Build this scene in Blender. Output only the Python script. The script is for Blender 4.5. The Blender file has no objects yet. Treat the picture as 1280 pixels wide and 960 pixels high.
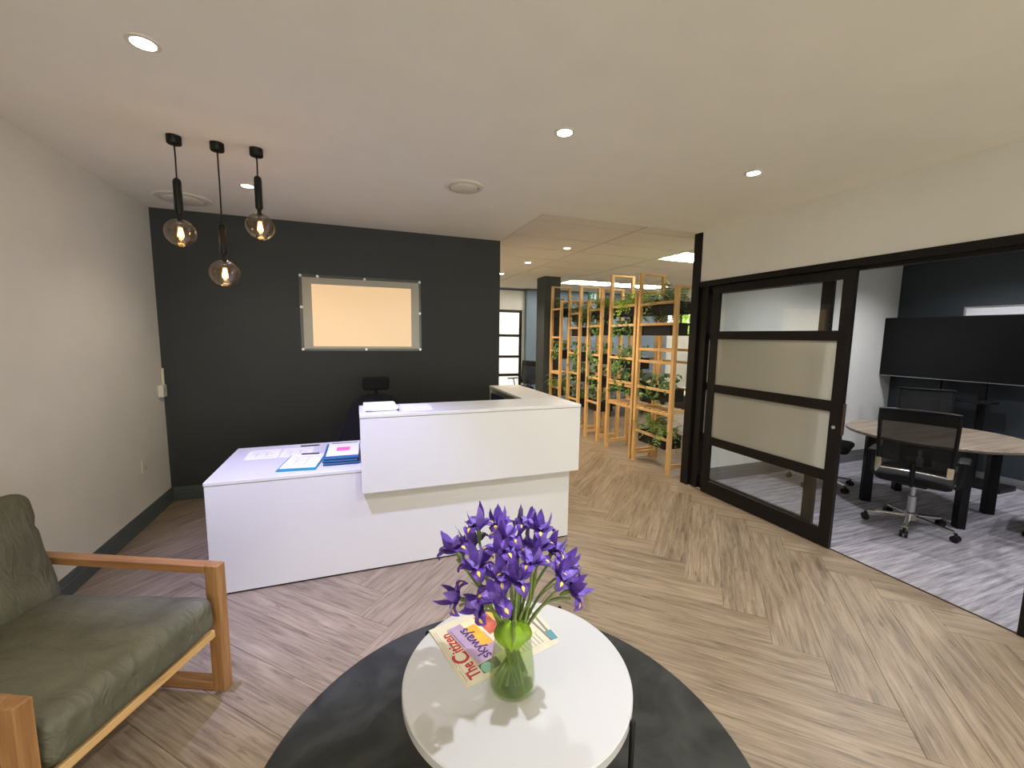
import bpy, bmesh, math, random
from mathutils import Vector, Matrix, noise
PI = math.pi
random.seed(7)
scene = bpy.context.scene
COL = scene.collection

# ------------------------------------------------------------------ camera
H = 1.62
F_PX, YAW, PITCH, ROLL = 524.34, 0.35645, -0.11422, 0.013386
cd = bpy.data.cameras.new('camera'); cam = bpy.data.objects.new('camera', cd); COL.objects.link(cam)
cd.sensor_fit = 'HORIZONTAL'; cd.sensor_width = 36.0; cd.lens = 36.0 * F_PX / 1280.0
cd.clip_start = 0.02; cd.clip_end = 200
fw = Vector((math.sin(YAW)*math.cos(PITCH), math.cos(YAW)*math.cos(PITCH), math.sin(PITCH)))
rt = Vector((math.cos(YAW), -math.sin(YAW), 0)); up = rt.cross(fw)
rt2 = math.cos(ROLL)*rt + math.sin(ROLL)*up; up2 = -math.sin(ROLL)*rt + math.cos(ROLL)*up
cam.matrix_world = Matrix(((rt2.x, up2.x, -fw.x, 0), (rt2.y, up2.y, -fw.y, 0), (rt2.z, up2.z, -fw.z, H), (0, 0, 0, 1)))
scene.camera = cam

# ------------------------------------------------------------------ world, exposure
world = bpy.data.worlds.new('sky'); scene.world = world; world.use_nodes = True
bg = world.node_tree.nodes['Background']; bg.inputs[0].default_value = (0.98, 0.93, 0.83, 1); bg.inputs[1].default_value = 3.5
scene.view_settings.view_transform = 'Standard'; scene.view_settings.look = 'None'
scene.view_settings.exposure = 0.45; scene.view_settings.gamma = 1.0; scene.view_settings.use_curve_mapping = False
SPOT_W = 30.0
scene.cycles.transparent_max_bounces = 32; scene.cycles.max_bounces = 14; scene.cycles.diffuse_bounces = 8
WARM = (1.0, 0.83, 0.62); NEUT = (0.90, 0.92, 1.0); COOL = (0.46, 0.48, 1.0); SOFT = (1.0, 0.90, 0.76)

# ------------------------------------------------------------------ materials
MATS = {}
def newmat(name):
    m = bpy.data.materials.new(name); m.use_nodes = True; MATS[name] = m
    nt = m.node_tree; return m, nt, nt.nodes['Principled BSDF']
def plain(name, col, rough=0.5, metal=0.0, spec=0.5, bump=0.0, bscale=60, var=0.0, vscale=4.0):
    m, nt, b = newmat(name)
    b.inputs['Base Color'].default_value = (*col, 1); b.inputs['Roughness'].default_value = rough
    b.inputs['Metallic'].default_value = metal; b.inputs['Specular IOR Level'].default_value = spec
    tc = nt.nodes.new('ShaderNodeTexCoord')
    if var > 0:
        n = nt.nodes.new('ShaderNodeTexNoise'); n.inputs['Scale'].default_value = vscale; n.inputs['Detail'].default_value = 4
        nt.links.new(tc.outputs['Object'], n.inputs['Vector'])
        r = nt.nodes.new('ShaderNodeValToRGB'); r.color_ramp.elements[0].position = .3; r.color_ramp.elements[1].position = .7
        r.color_ramp.elements[0].color = (*[c*(1-var) for c in col], 1); r.color_ramp.elements[1].color = (*[min(1, c*(1+var)) for c in col], 1)
        nt.links.new(n.outputs['Fac'], r.inputs[0]); nt.links.new(r.outputs[0], b.inputs['Base Color'])
    if bump > 0:
        n2 = nt.nodes.new('ShaderNodeTexNoise'); n2.inputs['Scale'].default_value = bscale; n2.inputs['Detail'].default_value = 3
        nt.links.new(tc.outputs['Object'], n2.inputs['Vector'])
        bp = nt.nodes.new('ShaderNodeBump'); bp.inputs['Strength'].default_value = bump; bp.inputs['Distance'].default_value = 0.01
        nt.links.new(n2.outputs['Fac'], bp.inputs['Height']); nt.links.new(bp.outputs[0], b.inputs['Normal'])
    return m
def grain(name, cols, scale=(1.2, 14, 14), rough=0.5, knots=0.0, bump=0.15, rnd=0.12, spec=0.4):
    """wood with grain along local X; every object gets its own stretch of the board"""
    m, nt, b = newmat(name); N = nt.nodes; Lk = nt.links
    tc = N.new('ShaderNodeTexCoord'); oi = N.new('ShaderNodeObjectInfo')
    mul = N.new('ShaderNodeVectorMath'); mul.operation = 'MULTIPLY_ADD'
    cmb = N.new('ShaderNodeCombineXYZ')
    for i in range(3): Lk.new(oi.outputs['Random'], cmb.inputs[i])
    mul.inputs[1].default_value = (37, 53, 71); Lk.new(cmb.outputs[0], mul.inputs[0]); Lk.new(tc.outputs['Object'], mul.inputs[2])
    mp = N.new('ShaderNodeMapping'); mp.inputs['Scale'].default_value = scale; Lk.new(mul.outputs[0], mp.inputs[0])
    n1 = N.new('ShaderNodeTexNoise'); n1.inputs['Scale'].default_value = 1.6; n1.inputs['Detail'].default_value = 6; n1.inputs['Roughness'].default_value = .62
    n1.inputs['Distortion'].default_value = .6; Lk.new(mp.outputs[0], n1.inputs['Vector'])
    mp2 = N.new('ShaderNodeMapping'); mp2.inputs['Scale'].default_value = (scale[0]*2.5, scale[1]*6, scale[2]*6); Lk.new(mul.outputs[0], mp2.inputs[0])
    n2 = N.new('ShaderNodeTexNoise'); n2.inputs['Scale'].default_value = 1.2; n2.inputs['Detail'].default_value = 4; Lk.new(mp2.outputs[0], n2.inputs['Vector'])
    mix = N.new('ShaderNodeMix'); mix.data_type = 'FLOAT'; mix.inputs[0].default_value = .38
    Lk.new(n1.outputs['Fac'], mix.inputs[2]); Lk.new(n2.outputs['Fac'], mix.inputs[3])
    r = N.new('ShaderNodeValToRGB'); el = r.color_ramp.elements
    el[0].position = .30; el[1].position = .70
    el[0].color = (*cols[0], 1); el[1].color = (*cols[-1], 1)
    for i, c in enumerate(cols[1:-1]):
        e = el.new(.30 + .40*(i+1)/(len(cols)-1)); e.color = (*c, 1)
    Lk.new(mix.outputs[0], r.inputs[0])
    hsv = N.new('ShaderNodeHueSaturation'); Lk.new(r.outputs[0], hsv.inputs['Color'])
    mr = N.new('ShaderNodeMapRange'); mr.inputs[3].default_value = 1-rnd; mr.inputs[4].default_value = 1+rnd
    Lk.new(oi.outputs['Random'], mr.inputs[0]); Lk.new(mr.outputs[0], hsv.inputs['Value'])
    out = hsv.outputs[0]
    if knots > 0:
        mp3 = N.new('ShaderNodeMapping'); mp3.inputs['Scale'].default_value = (2.6, 10, 10); Lk.new(mul.outputs[0], mp3.inputs[0])
        v = N.new('ShaderNodeTexVoronoi'); v.inputs['Scale'].default_value = 1.0; Lk.new(mp3.outputs[0], v.inputs['Vector'])
        kr = N.new('ShaderNodeValToRGB'); kr.color_ramp.elements[0].position = .02; kr.color_ramp.elements[1].position = .12
        kr.color_ramp.elements[0].color = (knots,)*3 + (1,); kr.color_ramp.elements[1].color = (0, 0, 0, 1)
        Lk.new(v.outputs['Distance'], kr.inputs[0])
        mm = N.new('ShaderNodeMix'); mm.data_type = 'RGBA'; Lk.new(kr.outputs[0], mm.inputs[0]); Lk.new(out, mm.inputs[6])
        mm.inputs[7].default_value = (*[c*.45 for c in cols[0]], 1); out = mm.outputs[2]
        mp4 = N.new('ShaderNodeMapping'); mp4.inputs['Scale'].default_value = (5, 46, 46); Lk.new(mul.outputs[0], mp4.inputs[0])
        n4 = N.new('ShaderNodeTexNoise'); n4.inputs['Scale'].default_value = 1.0; n4.inputs['Detail'].default_value = 3; n4.inputs['Distortion'].default_value = 1.2; Lk.new(mp4.outputs[0], n4.inputs['Vector'])
        cr = N.new('ShaderNodeValToRGB'); cr.color_ramp.elements[0].position = .61; cr.color_ramp.elements[1].position = .72
        cr.color_ramp.elements[0].color = (0, 0, 0, 1); cr.color_ramp.elements[1].color = (knots*.9,)*3 + (1,); Lk.new(n4.outputs['Fac'], cr.inputs[0])
        m4 = N.new('ShaderNodeMix'); m4.data_type = 'RGBA'; Lk.new(cr.outputs[0], m4.inputs[0]); Lk.new(out, m4.inputs[6]); m4.inputs[7].default_value = (*[c*.5 for c in cols[0]], 1); out = m4.outputs[2]
    Lk.new(out, b.inputs['Base Color'])
    b.inputs['Roughness'].default_value = rough; b.inputs['Specular IOR Level'].default_value = spec
    if bump:
        bp = N.new('ShaderNodeBump'); bp.inputs['Strength'].default_value = bump; bp.inputs['Distance'].default_value = .002
        Lk.new(mix.outputs[0], bp.inputs['Height']); Lk.new(bp.outputs[0], b.inputs['Normal'])
    return m
def glassmat(name, tint=(1, 1, 1), refl=0.12, frost=0.0, frost_col=(.8, .8, .78), rough=0.02):
    m = bpy.data.materials.new(name); m.use_nodes = True; MATS[name] = m; nt = m.node_tree; N = nt.nodes; Lk = nt.links
    N.remove(N['Principled BSDF']); out = N['Material Output']
    tr = N.new('ShaderNodeBsdfTransparent'); tr.inputs[0].default_value = (*tint, 1)
    gl = N.new('ShaderNodeBsdfGlossy'); gl.inputs['Roughness'].default_value = rough
    lw = N.new('ShaderNodeLayerWeight'); lw.inputs[0].default_value = .5
    pw_ = N.new('ShaderNodeMath'); pw_.operation = 'POWER'; pw_.inputs[1].default_value = 4.0; Lk.new(lw.outputs['Facing'], pw_.inputs[0])
    mr = N.new('ShaderNodeMath'); mr.operation = 'MULTIPLY_ADD'; mr.inputs[1].default_value = .5 if refl > 0 else 0.0; mr.inputs[2].default_value = refl; mr.use_clamp = True
    Lk.new(pw_.outputs[0], mr.inputs[0])
    body = tr.outputs[0]
    if frost > 0:
        tl = N.new('ShaderNodeBsdfTranslucent'); tl.inputs[0].default_value = (*frost_col, 1)
        df = N.new('ShaderNodeBsdfDiffuse'); df.inputs[0].default_value = (*frost_col, 1)
        m1 = N.new('ShaderNodeMixShader'); m1.inputs[0].default_value = .38; Lk.new(tl.outputs[0], m1.inputs[1]); Lk.new(df.outputs[0], m1.inputs[2])
        m2 = N.new('ShaderNodeMixShader'); m2.inputs[0].default_value = frost; Lk.new(body, m2.inputs[1]); Lk.new(m1.outputs[0], m2.inputs[2]); body = m2.outputs[0]
    mx = N.new('ShaderNodeMixShader'); Lk.new(mr.outputs[0], mx.inputs[0]); Lk.new(body, mx.inputs[1]); Lk.new(gl.outputs[0], mx.inputs[2])
    Lk.new(mx.outputs[0], out.inputs[0]); return m
def emit(name, col, s):
    m, nt, b = newmat(name); b.inputs['Base Color'].default_value = (0, 0, 0, 1)
    b.inputs['Emission Color'].default_value = (*col, 1); b.inputs['Emission Strength'].default_value = s; return m

plain('wall_white', (.75, .75, .70), .75, bump=.05, bscale=140, var=.02)
plain('ceiling_white', (.87, .865, .79), .85, var=.015)
plain('wall_dark', (.033, .039, .040), .62, bump=.05, bscale=140, var=.06, vscale=2)
plain('wall_blue', (.17, .23, .30), .6, var=.03)
plain('wall_navy', (.028, .037, .043), .6, var=.03)
plain('base_dark', (.080, .100, .105), .4)
plain('base_grey', (.14, .14, .14), .45)
plain('tile_white', (.76, .71, .62), .85, bump=.1, bscale=220, var=.02)
plain('tbar', (.13, .115, .09), .7)
plain('laminate', (.66, .65, .62), .32, spec=.4)
plain('laminate_edge', (.72, .70, .66), .35)
plain('navy_panel', (.02, .025, .06), .5)
plain('black_metal', (.006, .006, .006), .42, spec=.3)
plain('black_frame', (.0065, .0050, .0042), .45, spec=.25)
plain('black_fabric', (.004, .004, .0045), .9, bump=.3, bscale=300)
plain('black_plastic', (.006, .006, .0065), .5, spec=.3)
plain('planter_black', (.010, .010, .011), .5, spec=.3)
plain('soil', (.03, .02, .012), .95, bump=.6, bscale=90)
plain('chrome', (.75, .73, .68), .18, metal=1)
plain('steel', (.55, .55, .55), .35, metal=1)
plain('white_plastic', (.74, .71, .63), .4)
plain('white_gloss', (.565, .57, .58), .28, spec=.4)
plain('white_edge', (.62, .61, .59), .35)
plain('paper', (.80, .79, .76), .8)
plain('newsprint', (.70, .65, .50), .85, var=.04, vscale=20)
plain('ink_black', (.03, .03, .035), .7)
plain('ink_grey', (.25, .24, .23), .8)
plain('ink_red', (.45, .03, .03), .7)
plain('ink_purple', (.07, .02, .12), .6)
plain('print_lilac', (.44, .32, .50), .5, var=.08, vscale=18)
plain('print_orange', (.85, .42, .05), .5, var=.2, vscale=12)
plain('print_red', (.55, .12, .08), .5, var=.35, vscale=25)
plain('print_green', (.10, .14, .08), .5, var=.5, vscale=40)
plain('print_mint', (.25, .50, .38), .5)
plain('print_cream', (.80, .70, .48), .6, var=.08, vscale=14)
plain('print_teal', (.10, .30, .36), .5)
plain('folder_blue', (.02, .13, .30), .35)
plain('folder_teal', (.02, .25, .36), .35)
plain('pink_note', (.85, .16, .40), .7)
plain('folder_navy', (.01, .03, .08), .4)
m_ = plain('peach_glow', (1.0, .66, .37), .6); m_.node_tree.nodes['Principled BSDF'].inputs['Emission Color'].default_value = (1.0, .69, .40, 1); m_.node_tree.nodes['Principled BSDF'].inputs['Emission Strength'].default_value = .36  # peach colour given its own glow, no lamp behind it
plain('signplate', (.42, .38, .31), .35, spec=.5)
plain('stem', (.20, .28, .08), .5, var=.2, vscale=30)
plain('leaf_lime', (.24, .42, .02), .35, bump=.3, bscale=40, var=.25, vscale=18)
plain('fern', (.17, .25, .05), .5, var=.4, vscale=14)
plain('fern_bright', (.34, .52, .05), .5, var=.3, vscale=14)
plain('pothos', (.085, .17, .035), .4, var=.4, vscale=16)
plain('petal', (.110, .048, .36), .55, var=.45, vscale=30)
plain('petal_light', (.20, .12, .50), .55, var=.35, vscale=30)
plain('signal', (.85, .62, .12), .6)
plain('bud', (.06, .05, .13), .55)
plain('screen', (.003, .003, .003), .3, spec=.25)
plain('whiteboard', (.80, .80, .80), .25)
plain('exit_green', (.03, .22, .10), .4)
plain('sofa_grey', (.07, .075, .08), .8)
plain('louvre', (.20, .19, .17), .6)
plain('pale_paving', (.62, .60, .56), .9)
plain('bronze', (.05, .032, .02), .4)
grain('plank', [(.100, .074, .047), (.255, .196, .133), (.380, .305, .212)], scale=(1.5, 15, 15), rough=.38, knots=.55, bump=.25, rnd=.07, spec=.45)
grain('chair_wood', [(.21, .095, .032), (.32, .16, .06), (.44, .24, .10)], scale=(1.5, 16, 16), rough=.42, rnd=.06)
grain('pine', [(.54, .30, .10), (.68, .42, .17), (.76, .51, .24)], scale=(1.5, 12, 12), rough=.5, knots=.6, rnd=.08)
grain('table_oak', [(.10, .075, .05), (.24, .19, .14), (.42, .35, .26)], scale=(.8, 9, 9), rough=.4, rnd=.02)
emit('lamp_lens', (1.0, .93, .80), 45); emit('lamp_lens_cool', (.96, .97, 1.0), 45)
emit('tube_light', (1.0, .95, .84), 42); emit('filament', (1.0, .60, .22), 22); emit('exit_white', (.9, 1.0, .9), .6)
glassmat('glass_clear', (.97, .98, .97), .05); glassmat('glass_vase', (.93, .96, .90), .04); glassmat('glass_smoke', (.80, .72, .62), .15, rough=.12)
glassmat('water', (.86, .90, .72), .0); glassmat('glass_frost', (.9, .92, .9), .05, frost=.86, frost_col=(.66, .645, .57)); glassmat('acrylic', (.95, .96, .95), .03, rough=.22)
glassmat('glass_film', (.9, .9, .88), .05, frost=.9, frost_col=(.9, .9, .88)); glassmat('bulb_glass', (1.0, .86, .6), .06)
def leather():
    m, nt, b = newmat('leather'); N = nt.nodes; Lk = nt.links
    tc = N.new('ShaderNodeTexCoord')
    n = N.new('ShaderNodeTexNoise'); n.inputs['Scale'].default_value = 5; n.inputs['Detail'].default_value = 6; Lk.new(tc.outputs['Object'], n.inputs['Vector'])
    r = N.new('ShaderNodeValToRGB'); e = r.color_ramp.elements; e[0].position = .3; e[1].position = .75
    e[0].color = (.075, .073, .044, 1); e[1].color = (.150, .146, .096, 1); Lk.new(n.outputs['Fac'], r.inputs[0]); Lk.new(r.outputs[0], b.inputs['Base Color'])
    mp = N.new('ShaderNodeMapping'); mp.inputs['Scale'].default_value = (4, 11, 7); mp.inputs['Rotation'].default_value = (0, 0, .5); Lk.new(tc.outputs['Object'], mp.inputs[0])
    n2 = N.new('ShaderNodeTexNoise'); n2.inputs['Scale'].default_value = 1.4; n2.inputs['Detail'].default_value = 5; n2.inputs['Distortion'].default_value = 1.0; Lk.new(mp.outputs[0], n2.inputs['Vector'])
    n3 = N.new('ShaderNodeTexVoronoi'); n3.inputs['Scale'].default_value = 220; Lk.new(tc.outputs['Object'], n3.inputs['Vector'])
    b1 = N.new('ShaderNodeBump'); b1.inputs['Strength'].default_value = .8; b1.inputs['Distance'].default_value = .03; Lk.new(n2.outputs['Fac'], b1.inputs['Height'])
    b2 = N.new('ShaderNodeBump'); b2.inputs['Strength'].default_value = .12; b2.inputs['Distance'].default_value = .002; Lk.new(n3.outputs['Distance'], b2.inputs['Height']); Lk.new(b1.outputs[0], b2.inputs['Normal'])
    Lk.new(b2.outputs[0], b.inputs['Normal']); b.inputs['Roughness'].default_value = .6
leather()
def rugmat():
    m, nt, b = newmat('rug'); N = nt.nodes; Lk = nt.links
    tc = N.new('ShaderNodeTexCoord')
    n = N.new('ShaderNodeTexNoise'); n.inputs['Scale'].default_value = 3.4; n.inputs['Detail'].default_value = 3; n.inputs['Distortion'].default_value = 1.6; Lk.new(tc.outputs['Object'], n.inputs['Vector'])
    r = N.new('ShaderNodeValToRGB'); e = r.color_ramp.elements; e[0].position = .38; e[1].position = .64
    e[0].color = (.010, .0115, .009, 1); e[1].color = (.032, .034, .029, 1); Lk.new(n.outputs['Fac'], r.inputs[0]); Lk.new(r.outputs[0], b.inputs['Base Color'])
    n3 = N.new('ShaderNodeTexNoise'); n3.inputs['Scale'].default_value = 420; Lk.new(tc.outputs['Object'], n3.inputs['Vector'])
    b2 = N.new('ShaderNodeBump'); b2.inputs['Strength'].default_value = .5; b2.inputs['Distance'].default_value = .004; Lk.new(n3.outputs['Fac'], b2.inputs['Height']); Lk.new(b2.outputs[0], b.inputs['Normal'])
    b.inputs['Roughness'].default_value = .95; b.inputs['Sheen Weight'].default_value = .08
rugmat()
def carpetmat():
    m, nt, b = newmat('carpet'); N = nt.nodes; Lk = nt.links
    tc = N.new('ShaderNodeTexCoord'); mp = N.new('ShaderNodeMapping'); mp.inputs['Scale'].default_value = (2.2, 34, 1); mp.inputs['Rotation'].default_value = (0, 0, 0); Lk.new(tc.outputs['Object'], mp.inputs[0])
    n = N.new('ShaderNodeTexNoise'); n.inputs['Scale'].default_value = 1; n.inputs['Detail'].default_value = 5; n.inputs['Roughness'].default_value = .7; Lk.new(mp.outputs[0], n.inputs['Vector'])
    r = N.new('ShaderNodeValToRGB'); e = r.color_ramp.elements; e[0].position = .34; e[1].position = .66
    e[0].color = (.15, .14, .16, 1); e[1].color = (.46, .44, .48, 1); Lk.new(n.outputs['Fac'], r.inputs[0]); Lk.new(r.outputs[0], b.inputs['Base Color'])
    n3 = N.new('ShaderNodeTexNoise'); n3.inputs['Scale'].default_value = 300; Lk.new(tc.outputs['Object'], n3.inputs['Vector'])
    b2 = N.new('ShaderNodeBump'); b2.inputs['Strength'].default_value = .5; b2.inputs['Distance'].default_value = .004; Lk.new(n3.outputs['Fac'], b2.inputs['Height']); Lk.new(b2.outputs[0], b.inputs['Normal'])
    b.inputs['Roughness'].default_value = .95
carpetmat()
def meshmat():
    """woven chair mesh: real tiny holes as transparency in a fixed weave"""
    m, nt, b = newmat('chair_mesh'); N = nt.nodes; Lk = nt.links
    b.inputs['Base Color'].default_value = (.004, .004, .004, 1); b.inputs['Roughness'].default_value = .8
    b.inputs['Alpha'].default_value = .86
meshmat()
M = MATS

# ------------------------------------------------------------------ mesh helpers
class MB:
    def __init__(s): s.v = []; s.f = []
    def add(s, vs, fs):
        o = len(s.v); s.v += [tuple(v) for v in vs]; s.f += [tuple(i+o for i in f) for f in fs]; return s
    def box(s, x0, x1, y0, y1, z0, z1, mat=None):
        vs = [Vector((x, y, z)) for z in (z0, z1) for y in (y0, y1) for x in (x0, x1)]
        if mat is not None: vs = [mat @ v for v in vs]
        return s.add(vs, [(0, 2, 3, 1), (4, 5, 7, 6), (0, 1, 5, 4), (2, 6, 7, 3), (0, 4, 6, 2), (1, 3, 7, 5)])
    def bar(s, a, b, w, h, upv=(0, 0, 1)):
        a = Vector(a); b = Vector(b); d = (b-a); L = d.length; d.normalize(); u = Vector(upv)
        sd = d.cross(u)
        if sd.length < 1e-4: u = Vector((1, 0, 0)); sd = d.cross(u)
        sd.normalize(); u = sd.cross(d)
        m = Matrix(((d.x, sd.x, u.x, a.x), (d.y, sd.y, u.y, a.y), (d.z, sd.z, u.z, a.z), (0, 0, 0, 1)))
        return s.box(0, L, -w/2, w/2, -h/2, h/2, m)
    def tube(s, pts, r, n=10, cap=True):
        pts = [Vector(p) for p in pts]; rs = r if isinstance(r, (list, tuple)) else [r]*len(pts)
        vs = []; fs = []; prev = None
        for i, p in enumerate(pts):
            t = (pts[min(i+1, len(pts)-1)] - pts[max(i-1, 0)]).normalized()
            if prev is None:
                a = Vector((0, 0, 1)) if abs(t.z) < .9 else Vector((1, 0, 0)); x = t.cross(a).normalized()
            else: x = (prev - t*prev.dot(t)).normalized()
            prev = x; y = t.cross(x)
            for k in range(n):
                an = 2*PI*k/n; vs.append(p + rs[i]*(math.cos(an)*x + math.sin(an)*y))
        for i in range(len(pts)-1):
            for k in range(n):
                k2 = (k+1) % n; fs.append((i*n+k, i*n+k2, (i+1)*n+k2, (i+1)*n+k))
        if cap: fs.append(tuple(range(n-1, -1, -1))); fs.append(tuple(range((len(pts)-1)*n, len(pts)*n)))
        return s.add(vs, fs)
    def lathe(s, prof, n=32, c=(0, 0, 0), close=True):
        vs = []; fs = []
        for r, z in prof:
            for k in range(n):
                a = 2*PI*k/n; vs.append((c[0]+r*math.cos(a), c[1]+r*math.sin(a), c[2]+z))
        for i in range(len(prof)-1):
            for k in range(n):
                k2 = (k+1) % n; fs.append((i*n+k, i*n+k2, (i+1)*n+k2, (i+1)*n+k))
        if close:
            fs.append(tuple(range(n-1, -1, -1))); fs.append(tuple(range((len(prof)-1)*n, len(prof)*n)))
        return s.add(vs, fs)
    def grid(s, fn, nu, nv):
        vs = [fn(i/nu, j/nv) for j in range(nv+1) for i in range(nu+1)]
        fs = [(j*(nu+1)+i, j*(nu+1)+i+1, (j+1)*(nu+1)+i+1, (j+1)*(nu+1)+i) for j in range(nv) for i in range(nu)]
        return s.add(vs, fs)
    def poly(s, pts, z0, z1):
        n = len(pts); vs = [(x, y, z0) for x, y in pts] + [(x, y, z1) for x, y in pts]
        fs = [tuple(range(n-1, -1, -1)), tuple(range(n, 2*n))] + [(i, (i+1) % n, n+(i+1) % n, n+i) for i in range(n)]
        return s.add(vs, fs)
    def mesh(s, name, mat, smooth=False):
        me = bpy.data.meshes.new(name); me.from_pydata(s.v, [], s.f); me.update()
        if mat: me.materials.append(M[mat])
        bm = bmesh.new(); bm.from_mesh(me); bmesh.ops.recalc_face_normals(bm, faces=bm.faces); bm.to_mesh(me); bm.free()
        if smooth:
            for p in me.polygons: p.use_smooth = True
        return me
    def build(s, name, mat, parent=None, smooth=False, bevel=0.0, seg=2, loc=None, rot=None):
        o = bpy.data.objects.new(name, s.mesh(name, mat, smooth)); COL.objects.link(o)
        if loc: o.location = loc
        if rot: o.rotation_euler = rot
        if parent: o.parent = parent
        if bevel > 0:
            b = o.modifiers.new('bevel', 'BEVEL'); b.width = bevel; b.segments = seg; b.limit_method = 'ANGLE'; b.angle_limit = .7
            for p in o.data.polygons: p.use_smooth = False
        elif smooth:
            try: o.data.set_sharp_from_angle(angle=.7)
            except Exception: pass
        return o
def tag(o, label, cat, group=None):
    o['label'] = label; o['category'] = cat
    if group: o['group'] = group
    return o
def thing(name, label, cat, loc=(0, 0, 0), rz=0, group=None):
    o = bpy.data.objects.new(name, None); COL.objects.link(o); o.empty_display_size = .1
    o.location = loc; o.rotation_euler = (0, 0, rz); return tag(o, label, cat, group)
def struct(o): o['kind'] = 'structure'; return o
def sbox(name, mat, x0, x1, y0, y1, z0, z1, parent=None, bevel=0):
    o = MB().box(x0, x1, y0, y1, z0, z1).build(name, mat, parent, bevel=bevel)
    return struct(o) if parent is None else o
def dup(root, loc, rz, label, group=None):
    r = root.copy(); COL.objects.link(r); r.location = loc; r.rotation_euler = (0, 0, rz); r['label'] = label
    if group: r['group'] = group
    for ch in list(root.children):
        c = ch.copy(); COL.objects.link(c); c.parent = r
        for g in ch.children:
            d = g.copy(); COL.objects.link(d); d.parent = c
    return r
def text(s, name, mat, parent, loc, rz, size, extrude=0.0006, shear=0.0, sx=1.0, bold=0.0, align='LEFT'):
    cu = bpy.data.curves.new(name, 'FONT'); cu.body = s; cu.size = size; cu.extrude = extrude; cu.shear = shear; cu.offset = bold; cu.align_x = align
    cu.resolution_u = 4
    t = bpy.data.objects.new(name, cu); COL.objects.link(t)
    dg = bpy.context.evaluated_depsgraph_get(); me = bpy.data.meshes.new_from_object(t.evaluated_get(dg))
    bpy.data.objects.remove(t); me.materials.clear(); me.materials.append(M[mat])
    o = bpy.data.objects.new(name, me); COL.objects.link(o); o.parent = parent
    o.location = loc; o.rotation_euler = (0, 0, rz); o.scale = (sx, 1, 1); return o

# ------------------------------------------------------------------ dimensions
ZC = 2.715; XL = -1.696; YW = 4.773; XE = 1.609; XR = 3.424; YQ = 3.59; YM = 3.557; XM = 6.85; YB = 9.4; XO = 10.2; YF = -2.6

# ------------------------------------------------------------------ floor (herringbone)
floor = sbox('floor', 'ink_grey', XL-.15, XO+.2, YF-.2, YB+.3, -.12, -.0045)
PL, PW = 1.47, .23
def plank_mesh():
    g = .0007; c = .0016; t = 0.0; b = -.005; m = MB()
    L, W = PL-2*g, PW-2*g; x0, y0 = g, g
    vs = [(x0, y0, b), (x0+L, y0, b), (x0+L, y0+W, b), (x0, y0+W, b),
          (x0, y0, t-.001), (x0+L, y0, t-.001), (x0+L, y0+W, t-.001), (x0, y0+W, t-.001),
          (x0+c, y0+c, t), (x0+L-c, y0+c, t), (x0+L-c, y0+W-c, t), (x0+c, y0+W-c, t)]
    fs = [(0, 1, 5, 4), (1, 2, 6, 5), (2, 3, 7, 6), (3, 0, 4, 7), (4, 5, 9, 8), (5, 6, 10, 9), (6, 7, 11, 10), (7, 4, 8, 11), (8, 9, 10, 11)]
    return m.add(vs, fs).mesh('plank', 'plank')
pm = plank_mesh()
PX0, PY0 = 2.21, -.015
cand = []
s2 = math.sqrt(.5)
for i in range(-70, 71):
    for j in range(-9, 10):
        for kind in (0, 1):
            if kind == 0: u, v, a = i*PW - j*PL, i*PW + j*PL, PI/4
            else: u, v, a = i*PW - j*PL, i*PW + j*PL, 3*PI/4
            # kind 0: [u,u+L]x[v,v+W]; kind 1: [u-W,u]x[v,v+L] (drawn turned a quarter, from (u,v))
            x = PX0 + (u-v)*s2; y = PY0 + (u+v)*s2
            cx = x + math.cos(a)*PL/2 - math.sin(a)*PW/2; cy = y + math.sin(a)*PL/2 + math.cos(a)*PW/2
            if cx < XL-.35 or cy < YF or cx > XO-.2 or cy > YB-.2: continue
            if cy < 3.35 and cx > 3.95: continue
            if cy > YW+.5 and cx < 1.3: continue
            cand.append((math.hypot(cx-.2, cy), x, y, a, cx, cy))
def seen(c):   # roughly inside the photograph's view
    d = Vector((c[4], c[5], -H)); z = d.dot(fw)
    return z > .2 and abs(d.dot(rt2)/z) < 1.55 and d.dot(up2)/z > -1.35
cand.sort(key=lambda c: (not seen(c), c[0]))
rest = MB()
for n, (dd, x, y, a, cx, cy) in enumerate(cand):
    if n < 290:
        o = bpy.data.objects.new('plank', pm); COL.objects.link(o); o.location = (x, y, 0); o.rotation_euler = (0, 0, a); o.parent = floor
    else:
        mt = Matrix.Translation((x, y, 0)) @ Matrix.Rotation(a, 4, 'Z')
        rest.box(.0007, PL-.0007, .0007, PW-.0007, -.005, 0, mt)
if rest.v:
    o = rest.build('plank_field', 'plank', floor); o['kind'] = 'stuff'

# ------------------------------------------------------------------ walls and ceilings
sbox('wall_left', 'wall_white', XL-.15, XL, YF, YW+.12, 0, ZC+.1)
sbox('wall_back', 'wall_dark', XL, XE, YW, YW+.12, 0, ZC+.1)
wf = MB(); wf.box(XL-.15, -1.45, YF-.15, YF, 0, ZC+.1); wf.box(3.15, XR+.15, YF-.15, YF, 0, ZC+.1); wf.box(-1.45, 3.15, YF-.15, YF, 2.45, ZC+.1)
struct(wf.build('wall_front', 'wall_white'))
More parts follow.
